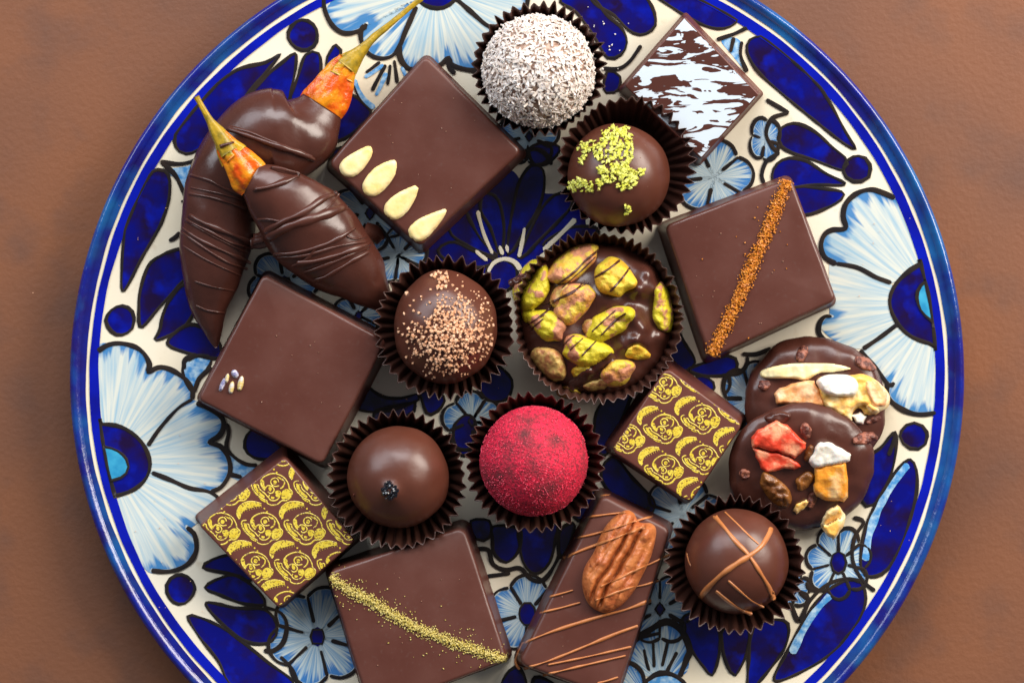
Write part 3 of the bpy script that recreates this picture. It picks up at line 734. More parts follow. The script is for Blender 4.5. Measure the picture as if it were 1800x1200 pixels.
# ---- the two squares with printed glyphs
GL = dict(o=(520, 530), k=4.137)
def gl(p): return [((x - 520) / 4.137, (y - 530) / 4.137) for x, y in p]
STR = [([(385,522),(360,524),(348,542),(360,580),(390,620),(430,650),(460,664),(466,684),(500,697),(540,690),(570,666),(608,662),(638,632),(646,600),(626,578),(618,545),(592,502),(550,476),(505,468),(462,480),(432,500),(416,530),(428,566),(448,590)], 2.1, False),
       ([(548,530),(540,508),(520,500),(498,510),(490,532),(502,553),(524,562),(552,556)], 2.0, False),
       ([(566,500),(590,528),(582,560),(560,578)], 2.2, False),
       ([(452,572),(468,556),(496,560),(514,582),(508,604),(486,612),(468,600)], 2.1, False),
       ([(484,622),(474,642),(492,662),(522,664),(548,648),(556,626)], 2.0, False),
       ([(384,548),(400,552),(404,572),(420,592),(446,612),(470,640)], 1.9, False),
       ([(332,514),(314,480),(322,440),(352,404),(400,386),(450,388),(492,402)], 2.0, False)]
FIL = [[(520,600),(548,590),(566,604),(560,632),(530,636)], [(536,490),(560,496),(580,520),(566,512),(548,500)], [(404,640),(430,656),(456,668),(452,676),(424,664)], [(476,560),(492,566),(500,582),(490,596),(476,586)], [(332,512),(318,480),(324,442),(352,408),(400,390),(450,390),(492,404),(494,418),(462,420),(432,428),(400,436),(366,452),(346,478),(342,505)],
       [(574,598),(600,580),(626,586),(640,606),(630,634),(604,652),(576,654),(566,630)],
       [(508,522),(524,516),(536,530),(528,546),(510,544)], [(424,512),(442,524),(444,552),(458,576),(440,580),(424,556)],
       [(364,540),(384,548),(396,582),(424,612),(446,630),(440,646),(400,616),(372,580)], [(492,634),(520,640),(512,652),(494,650)]]
DOTS = [(514, 437), (534, 460)]
def glyphs(root, O, a, b, rng, clip, rot=0.0, gs=1.0):
    sf = lambda x, y: root.surf(x, y) or root.ztop
    c_, s_ = math.cos(rot), math.sin(rot)
    for i, j in rng:
        ox, oy = O[0] + a[0] * i + b[0] * j, O[1] + a[1] * i + b[1] * j
        tr = lambda pts: [(ox + gs * (x * c_ - y * s_), oy + gs * (x * s_ + y * c_)) for x, y in gl(pts)]
        mb = MB()
        for pts, wd, cl in STR: ribbon(mb, tr(pts), wd * 1.1, sf, .25, .45, 0, step=1.6, wob=.2, clip=clip, prof=((-1, 0), (0, 1), (1, 0)))
        for f in FIL:
            q = tr(f); p, fc = tess(cat(q, True, 2), 3); ok = inside(clip, p)
            vs = [P(x, y, sf(x, y) + .35) for x, y in p]
            fc = [t for t in fc if all(ok[k] for k in t)]
            if fc: mb.add(vs, up(vs, fc))
        for k in range(9):      # teeth of the comb
            t = k / 8; x0, y0 = 350 + 142 * t, 462 - 46 * t ** .6
            ribbon(mb, tr([(x0, y0), (x0 + 3, y0 + 13)]), 1.0, sf, .25, .3, 0, step=2, smooth=False, clip=clip, prof=((-1, 0), (0, 1), (1, 0)))
        for dxy in DOTS:
            q = tr([(dxy[0] + 7 * math.cos(t), dxy[1] + 7 * math.sin(t)) for t in [PI / 4 * n for n in range(8)]])
            if inside(clip, q).all(): 
                vs = [P(x, y, sf(x, y) + .5) for x, y in q]; mb.add(vs, up(vs, [tuple(range(8))]))
        if mb.f: 
            used = sorted({v for f in mb.f for v in f}); mp = {v: n for n, v in enumerate(used)}
            mb.v = [mb.v[v] for v in used]; mb.f = [tuple(mp[v] for v in f) for f in mb.f]
            mb.build('printed_glyph', M['gold'], root, False)
r = slab('printed_chocolate_square', [(500, 803), (624, 950), (490, 1068), (350, 922)], 84, 'yellow glyph printed chocolate square at lower left, on the white painted petals', 'chocolate squares printed with yellow glyphs', cr=7, bev=3.5, flare=[8, 3, 3, 15], dome=.5, m='choc_red', rough_amp=.3)
glyphs(r, (466, 916), (75, 0), (-17, 69), [(i, j) for i in range(-2, 3) for j in range(-2, 3)], [(500, 805), (623, 950), (490, 1067), (350, 922)])
r = slab('printed_chocolate_square', [(1172, 645), (1306, 745), (1213, 884), (1074, 792)], 88, 'yellow glyph printed chocolate square between the pistachio cluster and the fruit discs', 'chocolate squares printed with yellow glyphs', cr=12, bev=4, flare=[14, 3, 3, 8], dome=.5, m='choc_red', rough_amp=.3)
glyphs(r, (1168, 742), (66, -17), (2, 71), [(i, j) for i in range(-3, 4) for j in range(-3, 4)], [(1172, 647), (1304, 746), (1213, 883), (1075, 791)], -.20, .92)

# ---- pecan bar
r = slab('pecan_chocolate_bar', [(1058, 868), (1180, 930), (1082, 1228), (910, 1166)], 80, 'long dark chocolate bar with caramel drizzle and a pecan half on it', None, cr=14, bev=8)
pec = sc_([(590,290),(640,300),(672,350),(735,358),(762,400),(738,520),(695,620),(640,720),(570,795),(485,830),(405,785),(370,690),(380,595),(430,510),(460,430),(510,350)], 900, 800, 3)
ax0 = np.array([1130., 905.]); ax1 = np.array([1050., 1072.]); axd = (ax1 - ax0) / np.linalg.norm(ax1 - ax0); axn = np.array([-axd[1], axd[0]])
def pecz(x, y, t):
    p = np.array([x, y]) - (ax0 + ax1) / 2; u = p @ axd; v = p @ axn
    v += 4 * noise.noise((u * .03, 1, 0)); g = 0
    for v0, wd, dp in ((-3, 4.2, 22), (15, 3.6, 20), (-27, 3.4, 6), (33, 3.0, 5)):
        g -= dp * math.exp(-((v - v0 - 5 * math.sin(u * .025)) / wd) ** 2) * (1 if u > -92 else .2)
    g += 5.0 * noise.noise((u * .04, v * .03, 4)) + 1.5 * noise.noise((u * .09, v * .045, 8)) + .8 * noise.noise((u * .25, v * .2, 8))
    return g
mb = MB(); hf(mb, pec, r.surf, 30, 30, pecz, step=2.4, off=-2); pec_part = mb.build('pecan_half', M['pecan'], r)
pm = mb
allm = MB(); sb = r.surf; pbv = surf_of(pm.bvh())
def s2(x, y):
    a, b = sb(x, y), pbv(x, y)
    v = [q for q in (a, b) if q is not None]; return max(v) if v else None
DR = [[(330,335),(420,322),(510,310),(600,300)], [(310,440),(450,410),(640,350),(745,318)], [(245,555),(330,515),(420,480),(560,430),(700,378)], [(195,745),(260,728),(322,710)], [(140,830),(250,805),(360,775)],
      [(50,992),(220,925),(460,850),(600,812),(735,762)], [(470,692),(580,640),(700,585),(840,520)], [(440,765),(600,705),(700,682),(775,660)], [(40,1130),(200,1080),(400,1000),(560,935),(665,898)],
      [(190,1103),(400,1060),(630,1008)], [(110,1172),(300,1125),(600,1055)], [(450,1200),(500,1188),(560,1168)], [(450,215),(485,208),(520,205)], [(58,990),(30,1040),(18,1090),(40,1128)], [(700,1000),(560,1100),(430,1195)][:0]]
for i, d in enumerate(DR):
    if not d: continue
    mb = MB(); ribbon(mb, sc_(d, 900, 800, 3), 5.6 if i in (2, 5, 8) else 4.2, s2, .2, 3.0, 0, taper=(.5, .5), sink=1.5, step=3, wob=.35, seed=i)
    mb.build('caramel_drizzle', M['caramel'], r)
specks(r, (1040, 1080), 6, 60)

# ------------------------------------------------------------------ paper cups and truffles
CUPS = {'coco': (948, 122, 120, 128), 'lime': (1100, 291, 124, 0), 'nib': (783, 575, 128, 0), 'plain': (698, 843, 125, 0), 'rasp': (940, 812, 126, 0), 'cara': (1292, 992, 125, 0), 'pist': (1050, 559, 153, 0)}
def cup(key, base, H, label, fl=40, amp=6.0, zl=0):
    x, y, R, _ = CUPS[key]
    cx0, cy0, z0, gx, gy = area_z([(x + base * math.cos(a), y + base * math.sin(a)) for a in [PI / 4 * i for i in range(8)]]); z0 += zl
    zt = z0 + H; k = 1 - zt / D; cx, cy, _z = P(x, y, zt); R *= k
    root = Root('paper_cup', (cx, cy, z0), label, 'paper cup', 'fluted brown paper cups under the round chocolates')
    lim = []
    for o, (ox, oy, oR, _) in CUPS.items():
        if o == key: continue
        X, Y, _z = P(ox, oy, zt); d = math.hypot(X - cx, Y - cy); R2 = oR * k
        if d < R + R2 + 4: lim.append(((X - cx) / d, (Y - cy) / d, (d * d + R * R - R2 * R2) / (2 * d) - 1.5))
    per = 8; n = fl * per; NZ = 9; vs = []
    for j in range(NZ + 1):
        t = j / NZ
        for i in range(n):
            a = 2 * PI * i / n; ph = (i % per) / per; kk = i // per
            tri = 1 - abs(ph * 2 - 1) * 2; tri = math.sin(tri * PI / 2) * .55 + tri * .45
            jit = noise.noise((kk * .9, t * .8, R)) * 1.1
            tw = .075 * noise.noise((a * 2.2, 5, R)) * t
            rr = base + (R - amp - base) * t ** .9 + tri * amp * (.25 + .75 * t) * (1 + jit) + 3.5 * noise.noise((math.cos(a) * 2, math.sin(a) * 2, R + t)) * t
            ca, sa = math.cos(a + tw), math.sin(a + tw)
            for lx, ly, ld in lim:
                dp = ca * lx + sa * ly
                if dp > 0: rr = min(rr, (ld - amp * (1 - tri) * .5 * t) / dp)
            z = H * t + (9 * noise.noise((kk * .5, R, 1)) + 6 * noise.noise((math.cos(a) * 2, math.sin(a) * 2, R)) + 1.5 * tri) * t ** 2
            vs.append((cx + rr * ca, cy + rr * sa, z0 + z + gx * rr * ca + gy * rr * sa))
    c0 = len(vs); vs.append((cx, cy, z0))
    mb = MB(); mb.add(vs, [(j * n + i, j * n + (i + 1) % n, (j + 1) * n + (i + 1) % n, (j + 1) * n + i) for j in range(NZ) for i in range(n)] + [(c0, (i + 1) % n, i) for i in range(n)])
    p = mb.build('paper_wall', M['paper'], root)
    s = p.o.modifiers.new('thickness', 'SOLIDIFY'); s.thickness = 1.0 * S; s.offset = -1
    root.z0 = z0; root.g = (gx, gy); return root

def ball(root_name, x, y, rx, ry, zc, label, m, lump=1.2, rz=None, peak=None, nu=96, nv=56, group='truffles in paper cups', cat_='truffle'):
    cx, cy, _ = P(x, y, zc); k = 1 - zc / D; rx *= k; ry *= k; rz = rz or (rx + ry) / 2 * .95
    root = Root(root_name, (cx, cy, zc - rz * .85), label, cat_, group); vs = []
    for j in range(nv + 1):
        th = PI * j / nv
        for i in range(nu):
            a = 2 * PI * i / nu; d = Vector((math.sin(th) * math.cos(a), math.sin(th) * math.sin(a), math.cos(th)))
            q = 1 + lump / rx * (2 * noise.noise(d * 1.3 + Vector((x, y, 0))) + .7 * noise.noise(d * 3.2 + Vector((y, x, 0))))
            z = rz * d.z * q
            if z < -rz * .8: z = -rz * .8 - (abs(z) - rz * .8) * .1
            X, Y = rx * d.x * q, ry * d.y * q
            if peak and d.z > 0:
                dd = math.hypot(cx + X - peak[0], cy + Y - peak[1]); z += peak[3] * math.exp(-(dd / peak[2]) ** 2)
            vs.append((cx + X, cy + Y, zc + z))
    mb = MB(); mb.add(vs, [(j * nu + i, (j + 1) * nu + i, (j + 1) * nu + (i + 1) % nu, j * nu + (i + 1) % nu) for j in range(nv) for i in range(nu)])
    mb.build('truffle_body', M[m], root)
    root.bvh = mb.bvh(); root.surf = surf_of(root.bvh); root.c = Vector((cx, cy, zc)); root.r = (rx, ry, rz); return root

def on_ball(root, th, a, h=0):
    d = Vector((math.sin(th) * math.cos(a), math.sin(th) * math.sin(a), math.cos(th)))
    q = root.c + Vector((root.r[0] * d.x, root.r[1] * d.y, root.r[2] * d.z)) + d * h
    return q, d

# coconut
cu = cup('coco', 74, 98, 'fluted brown paper cup holding the coconut coated truffle at the top of the plate')
r = ball('coconut_truffle', 946, 125, 94, 94, cu.z0 + 90, 'round truffle coated all over in white shredded coconut', 'coco_base', 2)
mb = MB()
for i in range(2900):
    th = math.acos(1 - random.random() * 1.25); a = random.uniform(0, 2 * PI)
    c_, d = on_ball(r, th, a, random.uniform(-.5, 4.5)); t = Vector((random.gauss(0, 1), random.gauss(0, 1), random.gauss(0, 1))); t = (t - d * t.dot(d) * .55).normalized(); b = d.cross(t).normalized(); u = t.cross(b)
    l = random.uniform(2.6, 8.5); wd = random.uniform(1.1, 2.5); h = random.uniform(.5, 1.0)
    vs = [tuple(c_ + t * (l * sx) + b * (wd * sy * (1 if sx > 0 else .6)) + u * (h * sz)) for sx in (-1, 1) for sy in (-1, 1) for sz in (-1, 1)]
    mb.add(vs, [(0, 1, 3, 2), (4, 6, 7, 5), (0, 4, 5, 1), (2, 3, 7, 6), (0, 2, 6, 4), (1, 5, 7, 3)])
mb.build('shredded_coconut', M['coconut'], r, False, kind='stuff')
# lime
cu = cup('lime', 76, 98, 'fluted brown paper cup holding the truffle with lime zest')
r = ball('lime_truffle', 1087, 308, 90, 90, cu.z0 + 90, 'smooth dark truffle with a scatter of bright green lime zest on top', 'choc_ball')
def zone(polys, n):
    out = []
    ar = [abs(sum(p[i][0] * p[i - 1][1] - p[i][1] * p[i - 1][0] for i in range(len(p)))) for p in polys]
    for p, a in zip(polys, ar):
        q = np.array(p); lo, hi = q.min(0), q.max(0); m = max(2, int(n * a / sum(ar))); got = 0
        while got < m:
            t = (random.uniform(lo[0], hi[0]), random.uniform(lo[1], hi[1]))
            if inside(q, [t])[0] and noise.noise((t[0] * .09, t[1] * .09, 3)) > -.32: out.append(t); got += 1
    return out
Z = [sc_([(470,690),(560,650),(600,655),(630,700),(635,760),(640,840),(600,880),(560,830),(480,860),(440,830),(400,800),(370,870),(350,850),(380,810),(345,790),(360,750),(430,745),(480,730)], 900, 0, 3),
     sc_([(440,880),(560,860),(620,880),(700,890),(690,940),(650,970),(610,1015),(560,1000),(540,960),(480,970),(455,1005),(440,960),(470,930)], 900, 0, 3),
     sc_([(285,970),(360,935),(420,960),(430,1020),(390,1020),(290,1010)], 900, 0, 3), sc_([(580,1075),(620,1080),(625,1110),(600,1140),(585,1110)], 900, 0, 3)]
crumbs(r, 'lime_zest', 'lime', zone(Z, 620), (2.2, 4.2), lift=.9, aniso=1.5)
specks(r, (1090, 300), 14, 60)
# cocoa nib
cu = cup('nib', 78, 98, 'fluted brown paper cup holding the truffle dusted with cocoa crumbs')
r = ball('crumb_truffle', 783, 575, 91, 100, cu.z0 + 90, 'dark truffle heavily sprinkled with tan cocoa crumbs', 'choc_ball', 2.2)
pts = []
while len(pts) < 900:
    x, y = random.gauss(795, 38), random.gauss(585, 42)
    if math.hypot((x - 783) / 88, (y - 575) / 97) < .97 and (math.hypot(x - 735, y - 530) > 34 or random.random() < .25): pts.append((x, y))
crumbs(r, 'cocoa_crumbs', 'nib', pts, (1.3, 4.2), lift=.6)
crumbs(r, 'large_crumbs', 'nib', [(random.gauss(773, 9), random.gauss(492, 10)) for _ in range(22)] + [(715, 515), (720, 583), (716, 590), (695, 542), (700, 533), (855, 592), (863, 605), (830, 620), (800, 650)] + [(random.gauss(720, 5), random.gauss(590, 9)) for _ in range(8)], (3.0, 6.0), lift=.8)
# plain with black crystals
cu = cup('plain', 78, 98, 'fluted brown paper cup holding the smooth truffle with the black tip')
pk = P(685, 864, cu.z0 + 156)
r = ball('black_tip_truffle', 700, 838, 90, 90, cu.z0 + 90, 'smooth shiny truffle with a small peak of black sugar crystals', 'choc_ball', 1.4, peak=(pk[0], pk[1], 15, 13))
crumbs(r, 'black_crystals', 'sesame', [(685 + 15 * math.sqrt(random.random()) * math.cos(a), 862 + 17 * math.sqrt(random.random()) * math.sin(a)) for a in [random.uniform(0, 7) for _ in range(110)]], (2.0, 3.4), lift=1.2)
crumbs(r, 'chocolate_drip', 'choc_red', [(623, 870)], (4, 5))
# raspberry
cu = cup('rasp', 78, 98, 'fluted brown paper cup holding the raspberry red truffle')
r = ball('raspberry_truffle', 939, 810, 95, 96, cu.z0 + 92, 'round truffle coated in bright crimson raspberry powder', 'rasp', 1.4)
mb = MB()
for i in range(2600):
    th = math.acos(1 - random.random() * 1.15); a = random.uniform(0, 2 * PI); q, d = on_ball(r, th, a, .6)
    if noise.noise(d * 1.6 + Vector((3, 1, 0))) + d.x * -.35 - d.y * -.1 > -.22 or random.random() < .12: grain(mb, q, random.uniform(.7, 1.5))
mb.build('raspberry_grains', M['rasp_grain'], r, False, kind='stuff')
# caramel striped
cu = cup('cara', 76, 98, 'fluted brown paper cup holding the truffle with crossed caramel stripes')
r = ball('caramel_striped_truffle', 1295, 986, 90, 93, cu.z0 + 90, 'smooth dark truffle crossed by thick and thin caramel stripes', 'choc_ball')
for i, (pts, wd) in enumerate([([(1223, 1062), (1238, 1040), (1265, 1012), (1295, 990), (1318, 976), (1338, 960), (1352, 938), (1356, 926)], 11), ([(1254, 904), (1272, 925), (1292, 950), (1316, 975), (1336, 1005), (1352, 1032), (1360, 1054)], 8.5),
                ([(1273, 898), (1296, 920), (1316, 940), (1334, 956)], 4), ([(1258, 1038), (1278, 1055), (1300, 1070), (1322, 1079)], 7.5), ([(1280, 1020), (1300, 1038), (1322, 1056), (1343, 1067)], 5), ([(1206, 968), (1210, 985), (1214, 994)], 3)]):
    mb = MB(); ribbon(mb, pts, wd, r.surf, -.2, wd * .38, 0, taper=(.5, .5), sink=2, step=3, wob=.3, seed=i); mb.build('caramel_stripe', M['caramel'], r)
# pistachio cluster
cu = cup('pist', 122, 82, 'wide fluted brown paper cup holding the pistachio cluster', fl=58, amp=4.5)
zc = cu.z0 + 3; cxw, cyw, _ = P(1051, 560, zc + 60)
root = Root('pistachio_cluster', (cxw, cyw, zc), 'large round chocolate cluster studded with yellow green pistachios in the middle of the plate', 'chocolate')
LUMP = [(1139, 478, 20, 26), (1122, 508, 16, 28), (1152, 510, 18, 16), (1110, 555, 16, 26), (1130, 578, 14, 20), (1118, 598, 11, 22), (1160, 590, 12, 14), (1100, 610, 12, 12), (1140, 600, 14, 10), (1100, 590, 22, 14), (1078, 530, 22, 8), (1000, 505, 22, 8), (1090, 440, 36, 8), (1052, 520, 26, 8), (990, 600, 24, 8), (1060, 640, 30, 10)]
LW = [(*P(a, b, zc + 70)[:2], c_, d_) for a, b, c_, d_ in LUMP]
vs = []; NR, NA = 40, 128
for j in range(NR + 1):
    t = j / NR
    for i in range(NA):
        a = 2 * PI * i / NA; Rr = 137 + 5 * noise.noise((math.cos(a) * 1.6, math.sin(a) * 1.6, 1)) + 3 * noise.noise((math.cos(a) * 5, math.sin(a) * 5, 1))
        rr = Rr * math.sin(t * PI / 2) if t < 1 else Rr; x, y = cxw + rr * math.cos(a), cyw + rr * math.sin(a)
        z = 62 * max(0, 1 - (rr / Rr) ** 4.0) ** .5
        for lx, ly, lw, lh in LW: z += lh * math.exp(-((x - lx) ** 2 + (y - ly) ** 2) / lw ** 2) * min(1, (1 - t) * 5)
        z += 4 * noise.noise((x * .03, y * .03, 2)) * min(1, (1 - t) * 4)
        vs.append((x, y, zc + max(0, z) + 6))
for i in range(NA): a = 2 * PI * i / NA; vs.append((cxw + 120 * math.cos(a), cyw + 120 * math.sin(a), zc - 1))
mb = MB(); mb.add(vs, [(j * NA + i, (j + 1) * NA + i, (j + 1) * NA + (i + 1) % NA, j * NA + (i + 1) % NA) for j in range(NR + 1) for i in range(NA)])
mb.build('chocolate_base', M['choc_gloss'], root); root.bvh = mb.bvh(); root.surf = surf_of(root.bvh); pr = root
def nut(root, surf, x, y, l, wd, ang, m, name='pistachio', H=None, seed=0, point=.0, dents=1.5, coll=None, sub=4):
    a = math.radians(ang); dx, dy = math.cos(a), -math.sin(a); poly = []
    for i in range(16):
        t = 2 * PI * i / 16; c_, s_ = math.cos(t), math.sin(t); q = 1 + .22 * noise.noise((c_ * 1.5 + seed, s_ * 1.5, seed)) + .10 * noise.noise((c_ * 4 + seed, s_ * 4, seed))
        px_, py_ = l / 2 * c_ * q, wd / 2 * s_ * (1 - point * c_) * q
        poly.append((x + dx * px_ - dy * py_, y + dy * px_ + dx * py_))
    mb = MB(); hf(mb, poly, surf, H or wd * .42, wd * .34, lambda X, Y, T_: dents * (noise.noise((X * .1, Y * .1, seed)) * 2 - 1.5 * abs(noise.noise(((X * dx + Y * dy) * .05, (-X * dy + Y * dx) * .22, seed))) + .7 * noise.noise((X * .35, Y * .35, seed))), step=sub, off=-3)
    p = mb.build(name, M[m], root)
    if coll is not None: coll.append(surf_of(mb.bvh()))
    return p
NB = []
for i, (x, y, l, wd, an, m, pt) in enumerate([(936, 497, 92, 52, 70, 'pist_green', .25), (1005, 466, 98, 46, 35, 'pist_pink', 0), (1010, 532, 80, 52, 52, 'pist_pink', .1), (1080, 487, 70, 56, -12, 'pist_orange', .1), (1072, 570, 88, 44, 28, 'pist_green', .1),
        (960, 570, 68, 44, -28, 'pist_green', -.25), (1030, 615, 86, 48, -6, 'pist_green', .1), (1166, 540, 88, 36, 96, 'pist_green', .15), (1121, 620, 42, 24, -6, 'pist_orange', .1), (967, 641, 70, 46, -50, 'pist_brown', .1), (1085, 655, 56, 42, 30, 'pist_pink', .1), (1022, 652, 34, 20, 10, 'pist_orange', 0), (985, 520, 44, 28, 60, 'pist_brown', 0), (1040, 575, 34, 26, 10, 'pist_brown', 0), (926, 545, 40, 26, 100, 'pist_green', 0), (1000, 690, 40, 22, -15, 'pist_pink', 0), (1050, 676, 50, 18, 10, 'pist_brown', 0)]):
    nut(pr, pr.surf, x, y, l * 1.10, wd * 1.12, an, m, seed=i * 1.7, point=pt, coll=NB, sub=3, H=wd * .6, dents=1.9)
def s3(x, y):
    v = [q for q in [pr.surf(x, y)] + [f(x, y) for f in NB] if q is not None]; return max(v) if v else None
K = lambda p: sc_(p, 880, 410, 4)
for i, (pts, wd) in enumerate([([(690,118),(600,190),(520,270),(400,362)], 5.5), ([(668,165),(560,270),(430,385)], 3.5), ([(840,188),(760,250),(660,312)], 5), ([(912,238),(850,320),(770,412)], 4), ([(620,345),(520,400),(390,470),(330,540)], 4.5), ([(812,538),(740,600),(640,692)], 3.6),
                     ([(880,560),(800,620),(705,720)], 5), ([(520,715),(470,755),(438,795)], 3.6), ([(582,735),(530,780),(488,822)], 3.6), ([(672,756),(620,810),(570,862)], 3.6), ([(345,530),(270,590),(175,652)], 4.5), ([(300,600),(240,650),(195,695)], 3.6),
                     ([(322,202),(240,250),(160,305),(60,362)], 11), ([(800,852),(700,930),(600,1000),(480,1085)], 16), ([(590,330),(500,420),(300,500)], 4)]):
    mb = MB(); ribbon(mb, K(pts), wd, s3, 0, min(4, wd * .4), 0, taper=(.4, .4), sink=2, step=3, wob=.35, seed=i); mb.build('chocolate_drizzle', M['choc_gloss'], pr)

# ------------------------------------------------------------------ fruit and nut discs
def disc(name, x, y, rx, ry, z0, gx, gy, H, label, seed):
    cx, cy, _ = P(x, y, z0 + H); k = 1 - (z0 + H) / D; rx *= k; ry *= k
    root = Root(name, (cx, cy, z0), label, 'chocolate', 'round chocolate discs topped with candied fruit'); vs = []; NR, NA = 30, 96
    prof = [(0, H + 3), (.3, H + 2.5), (.55, H + 1), (.72, H - 1), (.84, H - 5), (.92, H - 11), (.97, H - 18), (1, H * .45), (.99, H * .2), (.95, 2), (.9, 0), (0.001, 0)]
    rings = cat([(a * 100, b, 0) for a, b in prof], False, 5)
    for q in rings:
        for i in range(NA):
            a = 2 * PI * i / NA; w_ = 1 + .05 * noise.noise((math.cos(a) * 1.5 + seed, math.sin(a) * 1.5, 0)) + .02 * noise.noise((math.cos(a) * 5 + seed, math.sin(a) * 5, 0))
            X, Y = rx * max(q[0], .02) / 100 * w_ * math.cos(a), ry * max(q[0], .02) / 100 * w_ * math.sin(a)
            vs.append((cx + X, cy + Y, z0 + max(0, q[1]) + gx * X + gy * Y + (7 * noise.noise((X * .018, Y * .018, seed)) + 2.5 * noise.noise((X * .05, Y * .05, seed)) if q[1] > 8 else 0)))
    mb = MB(); mb.add(vs, [(j * NA + i, (j + 1) * NA + i, (j + 1) * NA + (i + 1) % NA, j * NA + (i + 1) % NA) for j in range(len(rings) - 1) for i in range(NA)])
    mb.build('chocolate_disc', M['choc_gloss'], root); root.bvh = mb.bvh(); root.surf = surf_of(root.bvh); return root
def chunk(root, poly, m, H, name='candied_fruit', seed=0, ew=6, sf=None, rough=2.5, rnd=False):
    if not rnd:
        q = [np.array(poly[i]) * (1 - t) + np.array(poly[(i + 1) % len(poly)]) * t for i in range(len(poly)) for t in (0, .25, .5, .75)]
        poly = [(x + 3.2 * noise.noise((x * .11, y * .11, seed)), y + 3.2 * noise.noise((x * .11, y * .11, seed + 7))) for x, y in q]
    mx_, my_ = sum(p[0] for p in poly) / len(poly), sum(p[1] for p in poly) / len(poly); poly = [(mx_ + (x - mx_) * 1.07, my_ + (y - my_) * 1.07) for x, y in poly]
    mb = MB(); cx = sum(p[0] for p in poly) / len(poly); cy = sum(p[1] for p in poly) / len(poly)
    tx, ty = noise.noise((seed, 1, 1)) * .35, noise.noise((seed, 5, 1)) * .35
    hf(mb, poly, sf or root.surf, H, ew, lambda X, Y, T_: tx * (X - cx) + ty * (Y - cy) + rough * 1.0 * noise.noise((X * .06, Y * .06, seed)) + .3 * rough * noise.noise((X * .2, Y * .2, seed)) - rough * .6 * abs(noise.noise((X * .09, Y * .03, seed))), step=3, off=-3, rnd=rnd, power=1.6)
    mb.build(name, M[m], root); return surf_of(mb.bvh())
zz = plate_s(1434, 713)
d1 = disc('fruit_nut_disc', 1434, 714, 126, 124, zz + 4, .05, 0, 44, 'round chocolate disc with pale nut slice and golden candied fruit, upper of the two', 1.0)
F = lambda p: sc_(p, 1270, 570, 3.077)
chunk(d1, F([(215,265),(240,240),(350,215),(480,210),(600,215),(680,240),(600,258),(520,265),(450,300),(380,292),(240,290)]), 'slice', 9, 'nut_slice', 1, 4, rnd=True)
f1 = chunk(d1, F([(285,370),(310,345),(440,305),(490,310),(530,370),(552,440),(430,435),(300,430)]), 'fruit_tan', 16, seed=2)
f2 = chunk(d1, F([(540,290),(700,280),(760,275),(830,310),(890,380),(885,440),(840,470),(800,475),(760,440),(710,470),(700,520),(620,480),(555,435),(530,350)]), 'fruit_gold', 20, seed=3, rnd=True, ew=9, rough=5)
def s4(x, y):
    v = [q for q in (d1.surf(x, y), f2(x, y)) if q is not None]; return max(v) if v else None
chunk(d1, F([(512,315),(540,285),(600,270),(690,280),(728,320),(722,365),(690,388),(600,385),(545,360)]), 'fruit_white', 14, 'candied_fruit', 4, 7, s4, rnd=True)
chunk(d1, F([(700,490),(745,470),(775,500),(765,540),(720,530)]), 'fruit_white', 12, 'candied_fruit', 5, 4, s4)
chunk(d1, F([(770,300),(840,310),(885,370),(880,440),(820,440),(790,380)]), 'fruit_tan', 8, 'candied_fruit', 6, 5, s4)
chunk(d1, F([(730,440),(800,430),(850,465),(830,495),(770,490)]), 'fruit_gold', 10, 'candied_fruit', 8, 5, s4)
for i, (x, y, l, wd, an) in enumerate([(1410, 621, 34, 22, 65), (1343, 677, 25, 21, 20), (1520, 639, 44, 22, -28), (1536, 738, 30, 14, 20)]):
    nut(d1, d1.surf, x, y, l, wd, an, 'cacao', 'cacao_nib', seed=i + 30.5, dents=2.2, sub=3)
d2 = disc('fruit_nut_disc', 1410, 822, 128, 114, zz + 30, -.02, .26, 40, 'round chocolate disc with red and orange candied fruit, overlapping the disc above it', 4.0)
chunk(d2, F([(165,610),(200,570),(290,525),(350,550),(445,640),(440,670),(385,720),(300,692),(165,662)]), 'fruit_red', 18, seed=9, ew=5)
chunk(d2, F([(165,668),(300,697),(370,720),(425,768),(240,800),(210,770)]), 'fruit_red', 13, seed=11, ew=4)
chunk(d2, F([(505,780),(600,755),(667,745),(674,930),(650,955),(560,945),(510,925),(495,870)]), 'fruit_orange', 17, seed=12)
chunk(d2, F([(465,740),(500,680),(530,635),(590,645),(690,700),(682,740),(600,762),(500,780)]), 'fruit_white', 21, seed=13)
dd = lambda x, y: d2.surf(x, y) if d2.surf(x, y) is not None else d2.loc[2] + 12
chunk(d2, F([(530,1080),(565,1010),(620,975),(665,1050),(640,1110),(600,1158),(560,1130)]), 'fruit_gold', 18, seed=15, sf=dd)
nut(d2, d2.surf, 1364, 862, 78, 38, -48, 'raisin', 'golden_raisin', seed=21, dents=3, sub=3)
for i, (x, y, l, wd, an, m) in enumerate([(1416, 757, 32, 22, -70, 'cacao'), (1519, 771, 46, 24, 8, 'cacao'), (1415, 845, 42, 28, 50, 'raisin'), (1422, 797, 34, 18, 70, 'raisin'), (1309, 833, 22, 20, 0, 'cacao'), (1368, 733, 50, 22, 5, 'choc_gloss'), (1426, 880, 34, 20, 60, 'cacao')]):
    nut(d2, d2.surf, x, y, l, wd, an, m, 'cacao_nib' if m == 'cacao' else 'raisin' if m == 'raisin' else 'covered_raisin', seed=i + 50.3, dents=2.2, sub=3)
chunk(d2, F([(380,1005),(400,970),(455,942),(475,960),(440,995),(400,1028)]), 'fruit_gold', 9, 'nut_piece', 17, 4)

